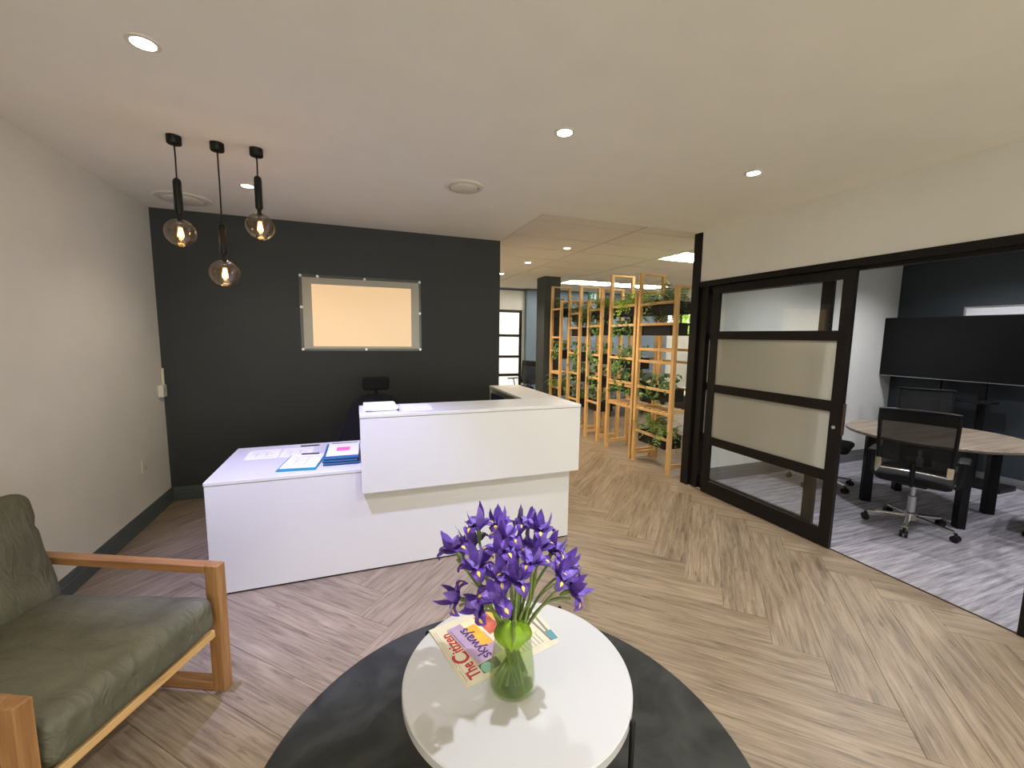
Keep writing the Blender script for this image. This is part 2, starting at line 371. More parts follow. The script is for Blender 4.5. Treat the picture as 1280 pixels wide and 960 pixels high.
# added glazed entrance behind the viewer for fill daylight, added pale forecourt beyond
wn = struct(bpy.data.objects.new('window_added', None)); COL.objects.link(wn); wn.location = (-1.45, YF-.1, 0)
for k in range(5): MB().box(1.15*k-.03 if k else 0, 1.15*k+.03 if k < 4 else 4.6, 0, .06, 0, 2.45).build('mullion', 'black_frame', wn)
for k in range(4):
    for z in (0, 2.0, 2.39): MB().box(1.15*k+.03, 1.15*k+1.12, 0, .06, z, z+.06).build('rail', 'black_frame', wn)
    MB().box(1.15*k+.03, 1.15*k+1.12, .025, .033, .06, 2.0).build('pane', 'glass_clear', wn); MB().box(1.15*k+.03, 1.15*k+1.12, .025, .033, 2.06, 2.39).build('pane', 'glass_clear', wn)
sbox('ground_added_forecourt', 'pale_paving', -8, 10, YF-9, YF-.16, -.1, -.02)  # added unseen paving, pale so it bounces daylight indoors
po = bpy.data.lights.new('daylight_portal', 'AREA'); po.shape = 'RECTANGLE'; po.size = 4.6; po.size_y = 2.45; po.cycles.is_portal = True
pb = bpy.data.objects.new('daylight_portal', po); COL.objects.link(pb); pb.location = (.85, YF-.12, 1.225); pb.rotation_euler = (PI/2, 0, 0)
# plaster ceiling, L shaped around the tiled part
MBc = MB(); MBc.poly([(XL-.15, YF-.15), (XR+.14, YF-.15), (XR+.14, YQ), (XE, YQ), (XE, YW+.12), (XL-.15, YW+.12)], ZC, ZC+.15)
ceiling = struct(MBc.build('ceiling', 'ceiling_white'))
def baseboard(name, a, b, nrm, mat, h=.132, parent=None):
    m = MB(); a = Vector(a); b = Vector(b); n = Vector(nrm)
    prof = [(0, 0), (.018, 0), (.018, h*.62), (.013, h*.66), (.013, h*.84), (.009, h*.88), (.007, h), (0, h)]
    k = len(prof); vs = [tuple(p + n*o + Vector((0, 0, z))) for p in (a, b) for o, z in prof]
    fs = [(i, (i+1) % k, k+(i+1) % k, k+i) for i in range(k)] + [tuple(range(k)), tuple(range(2*k-1, k-1, -1))]
    return struct(m.add(vs, fs).build(name, mat))
baseboard('baseboard_left', (XL, YF, 0), (XL, YW, 0), (1, 0, 0), 'base_dark')
baseboard('baseboard_back', (XL+.018, YW, 0), (XE, YW, 0), (0, -1, 0), 'base_dark')
# right-hand partition: solid pieces, bulkhead over the opening
YJ = 1.046
wr = MB(); wr.box(XR, XR+.14, YF, YJ-.09, 0, ZC+.1); wr.box(XR, XR+.14, YJ-.09, YM, 2.21, ZC+.1)
struct(wr.build('wall_right', 'wall_white'))
# black corner post, header and jambs that carry the sliding doors
fr = struct(thing('door_frame', 'black sliding door frame', 'x')); del fr['category']; del fr['label']
fr.name = 'trim_1'
MB().box(XR-.02, XR+.16, 3.545, 3.645, 0, ZC).build('corner_post', 'black_frame', fr, bevel=.003)
MB().box(XR-.012, XR+.15, YJ-.09, 3.545, 2.155, 2.21).build('header', 'black_frame', fr, bevel=.003)
MB().box(XR+.03, XR+.075, YJ, 3.545, 2.128, 2.155).build('track', 'black_metal', fr)
MB().box(XR-.012, XR+.15, YJ-.09, YJ, 0, 2.155).build('jamb', 'black_frame', fr, bevel=.003)
MB().box(XR+.01, XR+.15, 3.44, 3.545, 0, 2.155).build('jamb', 'black_frame', fr, bevel=.003)
MB().box(XR-.002, XR+.006, YJ, 3.5, 0, .007).build('threshold_strip', 'bronze', fr)
# meeting room shell
sbox('floor_carpet', 'carpet', XR+.006, XM, -1.2, YM, -.004, .006)
sbox('wall_meeting_left', 'wall_white', XR+.16, XO, YM, YM+.09, 0, ZC+.1)
sbox('wall_meeting_back', 'wall_navy', XM, XM+.12, -1.2, YM, 0, ZC+.1)
sbox('wall_meeting_right', 'wall_white', XR+.14, XM+.12, -1.35, -1.2, 0, ZC+.1)
sbox('ceiling_meeting', 'ceiling_white', XR+.14, XM+.12, -1.35, YM, ZC, ZC+.15)
baseboard('baseboard_meeting', (XR+.17, YM, .006), (XM, YM, .006), (0, -1, 0), 'base_grey', h=.15)
baseboard('baseboard_navy', (XM, -1.2, .006), (XM, YM-.02, .006), (-1, 0, 0), 'base_grey', h=.10)
# open-plan office behind
sbox('wall_office_left', 'wall_white', XE-.12, XE, YW+.12, YB+.1, 0, ZC+.1)
wo = MB(); wo.box(XE, 2.80, YB, YB+.12, 0, ZC+.1); wo.box(2.80, 3.74, YB, YB+.12, 2.23, ZC+.1); wo.box(3.74, 3.90, YB, YB+.12, 0, ZC+.1)
struct(wo.build('wall_office_back', 'wall_white'))
sbox('wall_office_blue', 'wall_blue', 3.80, 7.92, YB-.12, YB+.12, 0, ZC+.1)
wo = MB(); wo.box(7.92, XO, YB, YB+.12, 0, 1.69); wo.box(7.92, XO, YB, YB+.12, 2.36, ZC+.1); wo.box(7.92, 8.0, YB, YB+.12, 1.69, 2.36)
struct(wo.build('wall_office_white', 'wall_white'))
sbox('wall_office_right', 'wall_white', XO, XO+.12, YM, YB+.12, 0, ZC+.1)
sbox('trim_2', 'base_dark', XE, 3.80, YB-.012, YB, ZC-.035, ZC)
sbox('trim_3', 'base_dark', 3.80, 7.92, YB-.132, YB-.12, ZC-.035, ZC)
col = sbox('wall_column', 'wall_dark', 3.28, 3.60, 7.15, 7.50, 0, ZC)
# tiled ceiling: every panel rests in the grid
tc_ = struct(MB().box(XE, XO, YQ, YB+.1, ZC+.03, ZC+.15).build('ceiling_tiled', 'tbar'))
tro = [(4.15, 4.41), (4.15+.0, 7.41), (6.55, 5.61)]
gx = [2.755 + 1.2*k for k in range(-1, 7)]; gy = [3.79 + .6*k for k in range(-1, 10)]
tmesh = None
for ix in range(len(gx)-1):
    for iy in range(len(gy)-1):
        x0, x1, y0, y1 = gx[ix], gx[ix+1], gy[iy], gy[iy+1]
        x0 = max(x0, XE); y0 = max(y0, YQ); x1 = min(x1, XO); y1 = min(y1, YB)
        if x1-x0 < .1 or y1-y0 < .05: continue
        if (ix, iy) in ((2, 2), (2, 7), (3, 7), (4, 2), (4, 5), (5, 7)): 
            continue
        full = abs(x1-x0-1.2) < .01 and abs(y1-y0-.6) < .01
        if full and tmesh: 
            o = bpy.data.objects.new('ceiling_tile', tmesh); COL.objects.link(o); o.parent = tc_; o.location = (x0, y0, ZC)
        else:
            o = MB().box(.009, x1-x0-.009, .009, y1-y0-.009, 0, .028).build('ceiling_tile', 'tile_white', tc_, loc=(x0, y0, ZC))
            if full: tmesh = o.data
# ------------------------------------------------------------------ ceiling lights
def downlight(x, y, label, color, w, lens='lamp_lens', z=ZC, angle=125, group=None, rad=.045, tilt=(0.0, 0.0)):
    t = thing('downlight', label, 'ceiling light', (x, y, z), 0, group)
    MB().lathe([(rad*.86, -.001), (rad*.9, -.006), (rad*1.22, -.005), (rad*1.26, 0), (rad*.86, 0)], 28, close=False).build('trim_ring', 'white_plastic', t, smooth=True)
    MB().lathe([(rad*.86, -.0005), (rad*.80, -.0035), (rad*.4, -.0045), (.001, -.005)], 28, close=False).build('lens', lens, t, smooth=True)
    ld = bpy.data.lights.new('downlight_beam', 'SPOT'); ld.energy = w; ld.color = color; ld.spot_size = math.radians(angle); ld.spot_blend = .75; ld.shadow_soft_size = .022
    lo = bpy.data.objects.new('downlight_beam', ld); COL.objects.link(lo); lo.location = (0, 0, -.03); lo.rotation_euler = (tilt[0], tilt[1], 0); lo.parent = t
    return t
downlight(-.73, 2.127, 'recessed ceiling downlight nearest the left wall, in front of the pendants', COOL, SPOT_W*9, 'lamp_lens_cool', angle=66, tilt=(.36, -.22))
downlight(1.087, 2.157, 'recessed ceiling downlight above the flowers at the middle of the ceiling', NEUT, SPOT_W*1.2)
downlight(2.503, 2.188, 'recessed ceiling downlight nearest the sliding glass door', SOFT, SPOT_W*1.5)
downlight(-.732, 3.791, 'recessed ceiling downlight behind the pendant lamps by the dark wall', WARM, SPOT_W*.55)
downlight(1.35, .95, 'recessed ceiling downlight over the coffee table, outside the picture', NEUT, SPOT_W*4.0)
downlight(-.73, .55, 'recessed ceiling downlight over the armchair, outside the picture', WARM, SPOT_W*.8)
for x in (-.73, 1.09, 2.5):
    downlight(x, -1.2, 'recessed ceiling downlight by the added glazed entrance behind the viewer', WARM, SPOT_W*.9, group='downlights behind the viewer')
downlight(2.499, 4.808, 'ceiling downlight set in a tile, the nearest of three in a row', WARM, SPOT_W*3.6)
downlight(2.449, 5.961, 'ceiling downlight set in a tile, the middle of three in a row', WARM, SPOT_W*2.6)
downlight(2.46, 7.211, 'ceiling downlight set in a tile, the farthest of three in a row', WARM, SPOT_W*2.6)
for x, y in ((4.6, .8), (4.6, 2.5), (5.9, .8), (5.9, 2.5)):
    downlight(x, y, 'recessed ceiling downlight in the meeting room', (.93, .93, 1.0), SPOT_W*1.9, 'lamp_lens_cool', group='meeting room downlights', angle=140)
def troffer(x0, y0, label):
    t = thing('fluorescent_troffer', label, 'ceiling light', (x0, y0, ZC))
    f = MB(); W, D = 1.186, .586
    f.box(0, W, 0, .03, -.006, .02); f.box(0, W, D-.03, D, -.006, .02); f.box(0, .03, .03, D-.03, -.006, .02); f.box(W-.03, W, .03, D-.03, -.006, .02)
    f.build('frame', 'white_plastic', t)
    MB().box(.03, W-.03, .03, D-.03, .018, .024).build('reflector', 'louvre', t)
    for k in range(3):
        yy = .12 + k*.173
        MB().tube([(.05, yy, .004), (W-.05, yy, .004)], .013, 10).build('tube', 'tube_light', t, smooth=True)
for (ix, iy), lb in {(2, 2): 'fluorescent ceiling troffer beside the black door post, nearest of the office', (2, 7): 'fluorescent ceiling troffer beyond the dark column at the far end',
                     (3, 7): 'fluorescent ceiling troffer behind the tall pine frame, far right',
                     (4, 2): 'added fluorescent fill troffer behind the meeting room wall', (4, 5): 'added fluorescent fill troffer over the middle of the office', (5, 7): 'added fluorescent fill troffer by the high office window'}.items():  # these three troffers are added to brighten the office's white wall
    troffer(gx[ix]+.007, gy[iy]+.007, lb)
def air_vent(x, y, label, r=.145):
    t = thing('air_vent', label, 'air vent', (x, y, ZC))
    MB().lathe([(r*.78, -.004), (r*.82, -.014), (r*.97, -.010), (r, 0), (r*.78, 0)], 40, close=False).build('ring', 'white_plastic', t, smooth=True)
    MB().lathe([(r*.68, -.001), (r*.68, -.020), (r*.60, -.026), (.001, -.027)], 40, close=False).build('disc', 'white_plastic', t, smooth=True)
air_vent(.784, 3.179, 'round white ceiling air vent in the middle, above the reception desk')
air_vent(-1.307, 4.353, 'round white ceiling air vent in the corner behind the pendant lamps', .2)

# ------------------------------------------------------------------ pendant lamps
def pendant(x, y, ztube_t, ztube_b, zc, rad, label):
    t = thing('pendant_lamp', label, 'pendant lamp', (x, y, ZC), 0, 'three pendant lamps in a row')
    MB().lathe([(.036, 0), (.036, -.04), (.033, -.044), (.002, -.045)], 24, close=False).build('canopy', 'black_metal', t, smooth=True)
    MB().tube([(0, 0, -.04), (.001, 0, (ztube_t-ZC)*.5), (0, 0, ztube_t-ZC)], .0042, 8).build('cord', 'black_plastic', t, smooth=True)
    a, b = ztube_t-ZC, ztube_b-ZC
    MB().lathe([(.004, a+.012), (.010, a+.008), (.018, a), (.021, a-.012), (.021, b+.014), (.018, b+.004), (.011, b), (.011, b-.02), (.018, b-.022), (.018, b-.03), (.003, b-.03)], 20, close=False).build('tube', 'black_metal', t, smooth=True)
    c = zc-ZC; prof = []
    n = 66
    for i in range(3, n+1):
        th = PI*i/n
        rr = rad*(1 + .018*math.cos(i*PI)) if 6 < i < n-3 else rad
        prof.append((max(.001, rr*math.sin(th)), c + rad*.98*math.cos(th)))
    MB().lathe(prof, 40, close=False).build('glass_globe', 'glass_smoke', t, smooth=True)
    MB().tube([(0, 0, c+rad*.95), (0, 0, c+rad*.45)], .013, 12).build('lamp_holder', 'black_metal', t, smooth=True)
    bp = [(.011, c+rad*.45), (.016, c+rad*.3), (.025, c+.0), (.027, c-.015), (.020, c-.035), (.008, c-.046), (.001, c-.048)]
    bl = MB().lathe(bp, 20, close=False).build('bulb', 'bulb_glass', t, smooth=True)
    m = MB()
    for k in range(4):
        an = k*PI/2 + .4; m.tube([(.006*math.cos(an), .006*math.sin(an), c+rad*.34), (.013*math.cos(an), .013*math.sin(an), c-.022)], .0028, 6)
    m.tube([(0, 0, c+rad*.3), (0, 0, c-.03)], .005, 8)
    fl = m.build('filament', 'filament', bl)
    ld = bpy.data.lights.new('pendant_glow', 'POINT'); ld.energy = .7; ld.color = (1, .66, .34); ld.shadow_soft_size = .02
    lo = bpy.data.objects.new('pendant_glow', ld); COL.objects.link(lo); lo.location = (0, 0, c-.01); lo.parent = t
pendant(-.932, 3.023, 2.479, 2.285, 2.187, .078, 'ribbed glass globe pendant on the left, hanging closest to the wall')
pendant(-.729, 3.037, 2.251, 2.078, 1.972, .080, 'ribbed glass globe pendant in the middle, hanging lowest of three')
pendant(-.529, 3.035, 2.550, 2.362, 2.263, .080, 'ribbed glass globe pendant on the right, hanging highest of three')

# ------------------------------------------------------------------ reception desk
YD = 2.888; YC = 2.83; DX0 = -.871; DX1 = 1.575; CX0 = .012; CX1 = 1.625
t = thing('reception_desk', 'white laminate reception desk with raised counter and long low worktop', 'desk', (0, YD, 0))
def dpart(name, mat, x0, x1, y0, y1, z0, z1, bevel=.0025): return MB().box(x0, x1, y0-YD, y1-YD, z0, z1).build(name, mat, t, bevel=bevel)
dpart('plinth', 'black_metal', DX0+.02, DX1-.02, YD+.012, 3.68, 0, .014, 0)
dpart('front_panel', 'laminate', DX0, DX1, YD, YD+.025, .012, .703)
dpart('end_panel', 'laminate', DX0, DX0+.025, YD+.026, 3.69, .012, .703)
dpart('worktop', 'laminate', DX0-.003, CX0+.9, YD-.003, 3.70, .705, .727)
dpart('counter_front', 'laminate', CX0, CX1, YC, YC+.025, .572, 1.076)
dpart('counter_top', 'laminate', CX0-.003, CX1+.003, YC-.003, 3.22, 1.078, 1.10)
dpart('counter_side', 'laminate', CX0, CX0+.022, YC+.026, 3.21, .729, 1.076)
dpart('counter_soffit', 'laminate', CX0+.001, CX1-.001, YC+.026, YD-.001, .572, .592, 0)
dpart('return_side', 'laminate', CX1-.025, CX1, YC+.026, 4.16, .572, 1.076)
dpart('return_base', 'laminate', DX1-.025, DX1, YD+.026, 4.12, .012, .571)
dpart('return_top', 'laminate', 1.300, CX1+.003, 3.221, 4.17, 1.078, 1.10)
dpart('return_end', 'laminate', 1.302, CX1-.026, 4.135, 4.16, .05, 1.076)
dpart('return_lining', 'navy_panel', 1.302, 1.32, 3.25, 4.13, .75, 1.03)

# papers on the worktop
Z1 = .7272
def sheet(name, x, y, z, w, d, rz, mat, label, cat, th=.0006, lines=None, group=None):
    o = thing(name, label, cat, (x, y, z), rz, group)
    MB().box(-w/2, w/2, -d/2, d/2, 0, th).build('sheet', mat, o)
    if lines:
        m = MB()
        for (x0, x1, y0, y1) in lines: m.box(x0*w, x1*w, y0*d, y1*d, th, th+.0003)
        m.build('print', 'ink_grey', o)
    return o
ruled = [(-.38, .38, .30, .315), (-.38, .2, .2, .21), (-.38, .35, .1, .11), (-.38, .35, 0, .01), (-.38, .35, -.1, -.09), (-.2, -.19, -.3, .2), (.1, .11, -.3, .2), (-.38, .35, -.3, -.29)]
sheet('form_sheet', -.66, 3.46, Z1, .21, .25, .02, 'paper', 'printed white form lying far left on the low white worktop', 'paper', lines=ruled)
sheet('form_sheet', -.435, 3.46, Z1, .21, .25, -.02, 'paper', 'printed white form at the back of the worktop, behind the open folder', 'paper', lines=ruled)
fo = thing('open_folder', 'teal folder topped by a ruled white form, near the worktop front edge', 'folder', (-.365, 3.165, Z1), -.12)
MB().box(-.12, .12, -.20, .17, 0, .006).build('cover', 'folder_teal', fo, bevel=.001)
MB().box(-.11, .11, -.155, .18, .0062, .0085).build('form', 'paper', fo)
m = MB()
for (x0, x1, y0, y1) in ruled: m.box(x0*.22, x1*.22, y0*.32+.01, y1*.32+.01, .0086, .0089)
m.build('print', 'ink_grey', fo)
MB().box(-.05, .07, .165, .185, .009, .014).build('clip', 'black_metal', fo, bevel=.001)
for k in range(6):
    tg = tag(MB().box(-.112, .112, -.205, .19, 0, .0085).build('folder', 'folder_blue' if k % 2 else 'folder_navy', None, bevel=.0015, loc=(-.112+.004*math.sin(k*2), 3.222+.004*math.cos(k*3), Z1+.0002+k*.0092), rot=(0, 0, -.03+.02*math.sin(k*1.7))),
             ['dark navy folder at the bottom of the folder stack against the counter', 'blue folder second from the bottom of the folder stack', 'navy folder third from the bottom of the folder stack',
              'blue folder fourth from the bottom of the folder stack', 'navy folder fifth in the stack, one below the top', 'blue folder on top of the folder stack, under the pink note sheet'][k], 'folder', 'stacked folders on the worktop')
s_ = sheet('form_sheet', -.105, 3.23, Z1+.0566, .21, .36, -.02, 'paper', 'white sheet with a pink sticker on top of the blue folder stack', 'paper')
MB().box(-.045, .045, -.05, .05, .0007, .0011).build('pink_sticker', 'pink_note', s_)
MB().box(-.09, .09, .165, .169, .0007, .0030).build('clip', 'black_metal', s_)
pn = thing('pen', 'dark pen lying at the back edge of the worktop', 'pen', (-.36, 3.61, Z1+.005), 0)
MB().tube([(-.07, 0, 0), (.055, 0, 0), (.07, 0, 0)], [.0045, .0045, .0015], 8).build('barrel', 'black_plastic', pn, smooth=True)
MB().bar((-.068, .0045, .003), (-.03, .0045, .003), .002, .002).build('clip', 'steel', pn)
# papers on the counter
zc = 1.1002
for k in range(5):
    tag(MB().box(-.106, .106, -.15, .15, 0, .0048).build('leaflet_pad', 'paper' if k != 1 else 'folder_navy', None, loc=(.148+.006*math.sin(k*2.3), 3.055, zc+k*.005), rot=(0, 0, .03*math.sin(k*1.9))),
        ['white leaflet pad at the bottom of the pile on the counter end', 'navy-edged pad second in the pile on the counter end', 'white leaflet pad in the middle of the counter pile', 'white leaflet pad fourth in the counter pile', 'white leaflet pad on top of the pile at the counter end'][k], 'paper', 'leaflet pile on the counter')
sheet('leaflet', .395, 3.04, zc, .205, .26, -.03, 'paper', 'single printed leaflet lying flat on the counter beside the pile', 'paper', lines=[(-.3, .1, -.2, -.17), (0, .35, -.3, -.28), (-.3, .2, .1, .11), (-.1, .3, .2, .21)])

# ------------------------------------------------------------------ sign on the dark wall
SY = YW
sg = thing('wall_sign', 'rectangular acrylic wall sign on steel standoffs with an added glowing peach panel', 'sign', (.085, SY, 1.82))
MB().box(-.575, .578, -.026, -.020, -.355, .358).build('backing_plate', 'signplate', sg, bevel=.001)
MB().box(-.600, .600, -.040, -.034, -.378, .385).build('acrylic_sheet', 'acrylic', sg)
MB().box(-.488, .492, -.033, -.027, -.332, .292).build('peach_panel', 'peach_glow', sg)  # added blank panel that glows for brightness, not a real sign part
for (x, z) in ((-.585, .370), (-.43, .370), (.02, .365), (.585, .365), (-.585, .06), (.585, .03), (-.585, -.362), (.02, -.362), (.585, -.362)):
    MB().lathe([(.001, -.012), (.012, -.012), (.013, -.009), (.013, .030)], 14, close=False).build('standoff', 'steel', sg, smooth=True, loc=(x, -.036, z), rot=(-PI/2, 0, 0))

# wall sockets
def socket(x, y, z, label, w=.075, h=.105):
    s = thing('wall_socket', label, 'socket', (x, y, z))
    MB().box(0, .010, -w/2, w/2, -h/2, h/2).build('plate', 'white_plastic', s, bevel=.003)
    MB().box(.010, .013, -.022, .022, .004, .036).build('rocker', 'white_plastic', s, bevel=.001)
    m = MB()
    for dy, dz in ((0, -.01), (-.012, -.028), (.012, -.028)): m.box(.0095, .0108, dy-.004, dy+.004, dz-.004, dz+.004)
    m.build('socket_holes', 'black_plastic', s)
socket(XL, 4.28, .50, 'white wall socket low on the left wall above the baseboard', .10, .12)
jb = thing('cable_box', 'small white surface box and cable conduit in the wall corner', 'socket', (XL, 4.70, 1.08))
MB().box(0, .04, -.045, .04, -.06, .05).build('box', 'white_plastic', jb, bevel=.004)
MB().box(.003, .018, .046, .068, -.02, .20).build('conduit', 'white_plastic', jb, bevel=.002)
MB().box(.04, .042, -.02, .015, -.02, .02).build('switch', 'white_gloss', jb, bevel=.001)

# ------------------------------------------------------------------ soft cushion maker
def cushion(name, mat, parent, lx, ly, lz, rad=.045, puff=.02, nz=.006, seed=0, n=26, loc=(0, 0, 0), rot=(0, 0, 0), crease=0.0):
    bm = bmesh.new(); bmesh.ops.create_cube(bm, size=2.0); bmesh.ops.subdivide_edges(bm, edges=bm.edges, cuts=n, use_grid_fill=True)
    hx, hy, hz = lx/2, ly/2, lz/2
    for v in bm.verts:
        p = Vector((v.co.x*hx, v.co.y*hy, v.co.z*hz))
        q = Vector((max(-hx+rad, min(hx-rad, p.x)), max(-hy+rad, min(hy-rad, p.y)), max(-hz+rad, min(hz-rad, p.z))))
        d = p-q
        nrm = d.normalized() if d.length > 1e-6 else Vector((0, 0, 0))
        if d.length > 1e-6: p = q + nrm*rad
        a = (1-(v.co.x)**2)*(1-(v.co.y)**2)
        p.z += math.copysign(puff*a, v.co.z) if abs(v.co.z) > .3 else 0
        s = noise.noise(Vector((p.x*5+seed, p.y*5, p.z*5)))*nz + noise.noise(Vector((p.x*14, p.y*9+seed, p.z*12)))*nz*.45
        if crease: s -= crease*math.exp(-((v.co.x-.42+.12*noise.noise(Vector((v.co.y*2, 0, seed))))/.07)**2)
        p += (nrm if nrm.length > 0 else Vector((0, 0, math.copysign(1, v.co.z))))*s
        v.co = p
    me = bpy.data.meshes.new(name); bm.to_mesh(me); bm.free(); me.materials.append(M[mat])
    for pl in me.polygons: pl.use_smooth = True
    o = bpy.data.objects.new(name, me); COL.objects.link(o); o.parent = parent; o.location = loc; o.rotation_euler = rot
    return o

# ------------------------------------------------------------------ armchair (local x = forward, y = towards the dark wall side)
AR = math.atan2(-.42, .905)
ac = thing('armchair', 'olive green leather armchair with square wooden sled frame', 'armchair', (-.614, 2.100, 0), AR)
W = .71; D = .99
def wood_bar(name, a, b, w, h, parent, upv=(0, 0, 1), mat='chair_wood', bevel=.004):
    """a bar with its own local X along the grain"""
    a = Vector(a); b = Vector(b); d = b-a; L = d.length; d.normalize(); u = Vector(upv); sd = u.cross(d)
    if sd.length < 1e-4: u = Vector((1, 0, 0)); sd = u.cross(d)
    sd.normalize(); u = d.cross(sd)
    o = MB().box(0, L, -w/2, w/2, -h/2, h/2).build(name, mat, parent, bevel=bevel)
    o.matrix_local = Matrix(((d.x, sd.x, u.x, a.x), (d.y, sd.y, u.y, a.y), (d.z, sd.z, u.z, a.z), (0, 0, 0, 1)))
    return o
for y in (0, -W):
    wood_bar('leg', (0, y, 0), (0, y, .600), .048, .06, ac, upv=(1, 0, 0))
    wood_bar('leg', (-D, y, 0), (-D, y, .565), .048, .06, ac, upv=(1, 0, 0))
    wood_bar('armrest', (-.031, y, .582), (-D-.03, y, .582), .05, .036, ac)
    wood_bar('sled_rail', (-.031, y, .0225), (-D+.031, y, .0225), .048, .044, ac)
wood_bar('seat_rail', (-.005, -.026, .288), (-.005, -W+.026, .288), .022, .034, ac, mat='pine')
wood_bar('seat_rail', (-.72, -.026, .22), (-.72, -W+.026, .22), .022, .034, ac)
MB().box(-.70, -.02, -W+.04, -.04, -.012, 0).build('seat_board', 'chair_wood', ac, loc=(0, 0, .29), rot=(0, -.06, 0))
cushion('seat_cushion', 'leather', ac, .84, .640, .165, rad=.05, puff=.018, nz=.006, seed=3, loc=(-.385, -W/2, .383), rot=(0, -.05, 0))
cushion('back_cushion', 'leather', ac, .53, .640, .17, rad=.055, puff=.028, nz=.009, seed=11, loc=(-.812, -W/2, .645), rot=(0, -1.82, 0), crease=.008)
wood_bar('back_slat', (-.985, -.026, .52), (-.985, -W+.026, .52), .03, .06, ac)
wood_bar('back_slat', (-.965, -.026, .32), (-.965, -W+.026, .32), .03, .06, ac)

# ------------------------------------------------------------------ rug, coffee table
rg = MB().lathe([(.001, .014), (.905, .014), (.914, .010), (.916, .001), (.001, .001)], 96, close=False).build('round_rug', 'rug', None, smooth=True, loc=(.491, 1.291, 0))
tag(rg, 'round charcoal grey pile rug under the white coffee table', 'rug')
TX, TY, TZ, TR = .515, 1.291, .42, .4035
ct = thing('coffee_table', 'round white coffee table with thin black rod legs on the grey rug', 'table', (TX, TY, .0145))
MB().lathe([(.001, TZ-.0145), (TR-.004, TZ-.0145), (TR, TZ-.0185), (TR, TZ-.047), (TR-.004, TZ-.0515), (.001, TZ-.0515)], 128, close=False).build('tabletop', 'white_gloss', ct, smooth=True)
la = math.atan2(.984-TY, .786-TX)
for k in range(4):
    a = la + k*PI/2; x, y = (TR+.009)*math.cos(a), (TR+.009)*math.sin(a)
    MB().tube([(x, y, 0), (x, y, TZ-.02), (x*.999, y*.999, TZ-.0155)], [.0085, .0085, .005], 12).build('leg', 'black_metal', ct, smooth=True)
    MB().bar((x, y, TZ-.034), (x*.97, y*.97, TZ-.034), .010, .010).build('bracket', 'black_metal', ct)
m = MB()
m.tube([((TR+.0)*math.cos(la), (TR+.0)*math.sin(la), .10), (-(TR)*math.cos(la), -(TR)*math.sin(la), .10)], .006, 8)
m.build('cross_bar', 'black_metal', ct, smooth=True)
MB().tube([((TR)*math.cos(la+PI/2), (TR)*math.sin(la+PI/2), .113), (-(TR)*math.cos(la+PI/2), -(TR)*math.sin(la+PI/2), .113)], .006, 8).build('cross_bar', 'black_metal', ct, smooth=True)

# newspaper: local x = reading direction, y = up the page (towards lower left of the picture)
NA = math.atan2(1.592-1.279, .25-.33)
npz = TZ + .0006
pw, ph = .325, .40
# page frame: origin at the top-left page corner (.33,1.279), x along NA, y up the page -> page body lies at negative y
nw = thing('newspaper', 'folded newspaper with a red masthead under the magazine on the table', 'newspaper', (.33, 1.279, npz), NA)
for k in range(4):
    MB().box(.006*k-.006, pw+.004*math.sin(k*2), -ph+.012*k, .010-.004*k, .0015*k, .0015*k+.0013).build('page', 'newsprint', nw, rot=(0, 0, .012*(k-2)))
zt = .0062
text('The', 'masthead', 'ink_red', nw, (.012, -.062, zt), 0, .066, bold=.0012, sx=.72)
text('C', 'masthead', 'ink_red', nw, (.092, -.068, zt), 0, .088, bold=.0016, sx=.9)
text('itizen', 'masthead', 'ink_red', nw, (.150, -.062, zt), 0, .066, bold=.0012, sx=.82)
m = MB(); m.box(.015, .07, -.006, -.004, zt-.0004, zt); m.box(.09, .30, -.006, -.0045, zt-.0004, zt); m.box(.02, .30, -.014, -.0128, zt-.0004, zt); m.build('rule_line', 'ink_grey', nw)
MB().box(.012, .27, -.150, -.070, zt-.0006, zt-.0001).build('photo_strip', 'print_green', nw)
MB().lathe([(.001, 0), (.024, 0), (.024, .0004), (.001, .0004)], 18, close=False).build('photo_figure', 'print_mint', nw, loc=(.03, -.096, zt))
m = MB(); m.box(.012, .31, -.385, -.376, zt-.0028, zt-.0003)
for k in range(9): m.box(.015, .07, -.2-.018*k, -.203-.018*k, zt-.0004, zt); m.box(.2, .30, -.21-.018*k, -.213-.018*k, zt-.0004, zt)
m.build('print', 'ink_grey', nw)
n2 = thing('newspaper', 'second folded newspaper showing a teal corner and dark rule behind the vase', 'newspaper', (.575, 1.465, npz), NA-.12)
for k in range(3): MB().box(-.105, .135, -.145, .06, .001*k, .001*k+.0009).build('page', 'newsprint', n2)
MB().box(-.10, .13, -.128, -.118, .0031, .0035).build('rule_line', 'ink_grey', n2)
MB().box(-.10, -.045, -.140, -.10, .0031, .0036).build('teal_block', 'print_teal', n2)
MB().box(-.03, .11, -.10, -.02, .0031, .0035).build('photo', 'print_cream', n2)
MA = math.atan2(1.577-1.376, .366-.433)
mg = thing('magazine', 'glossy lilac and orange magazine lying on the newspaper beside the vase', 'magazine', (.395, 1.352, npz+.0068), MA)
MB().box(0, .225, -.275, .010, 0, .0042).build('cover', 'print_cream', mg, bevel=.0006)
MB().box(.001, .224, -.052, .0095, .0043, .0046).build('title_band', 'print_lilac', mg)
MB().box(.001, .13, -.105, -.052, .0043, .0045).build('picture_field', 'print_lilac', mg)
MB().box(.06, .19, -.10, -.055, .0045, .0048).build('picture_sun', 'print_orange', mg)
MB().box(.10, .222, -.178, -.115, .0043, .0047).build('picture_red', 'print_red', mg)
MB().box(.04, .222, -.198, -.180, .0043, .0047).build('picture_stripe', 'print_orange', mg)
text('skyways', 'title', 'ink_purple', mg, (.006, -.058, .0049), 0, .066, bold=.0009, sx=.86)
m = MB(); m.box(.10, .21, .002, .0045, .0047, .0050); m.build('subtitle', 'ink_purple', mg)

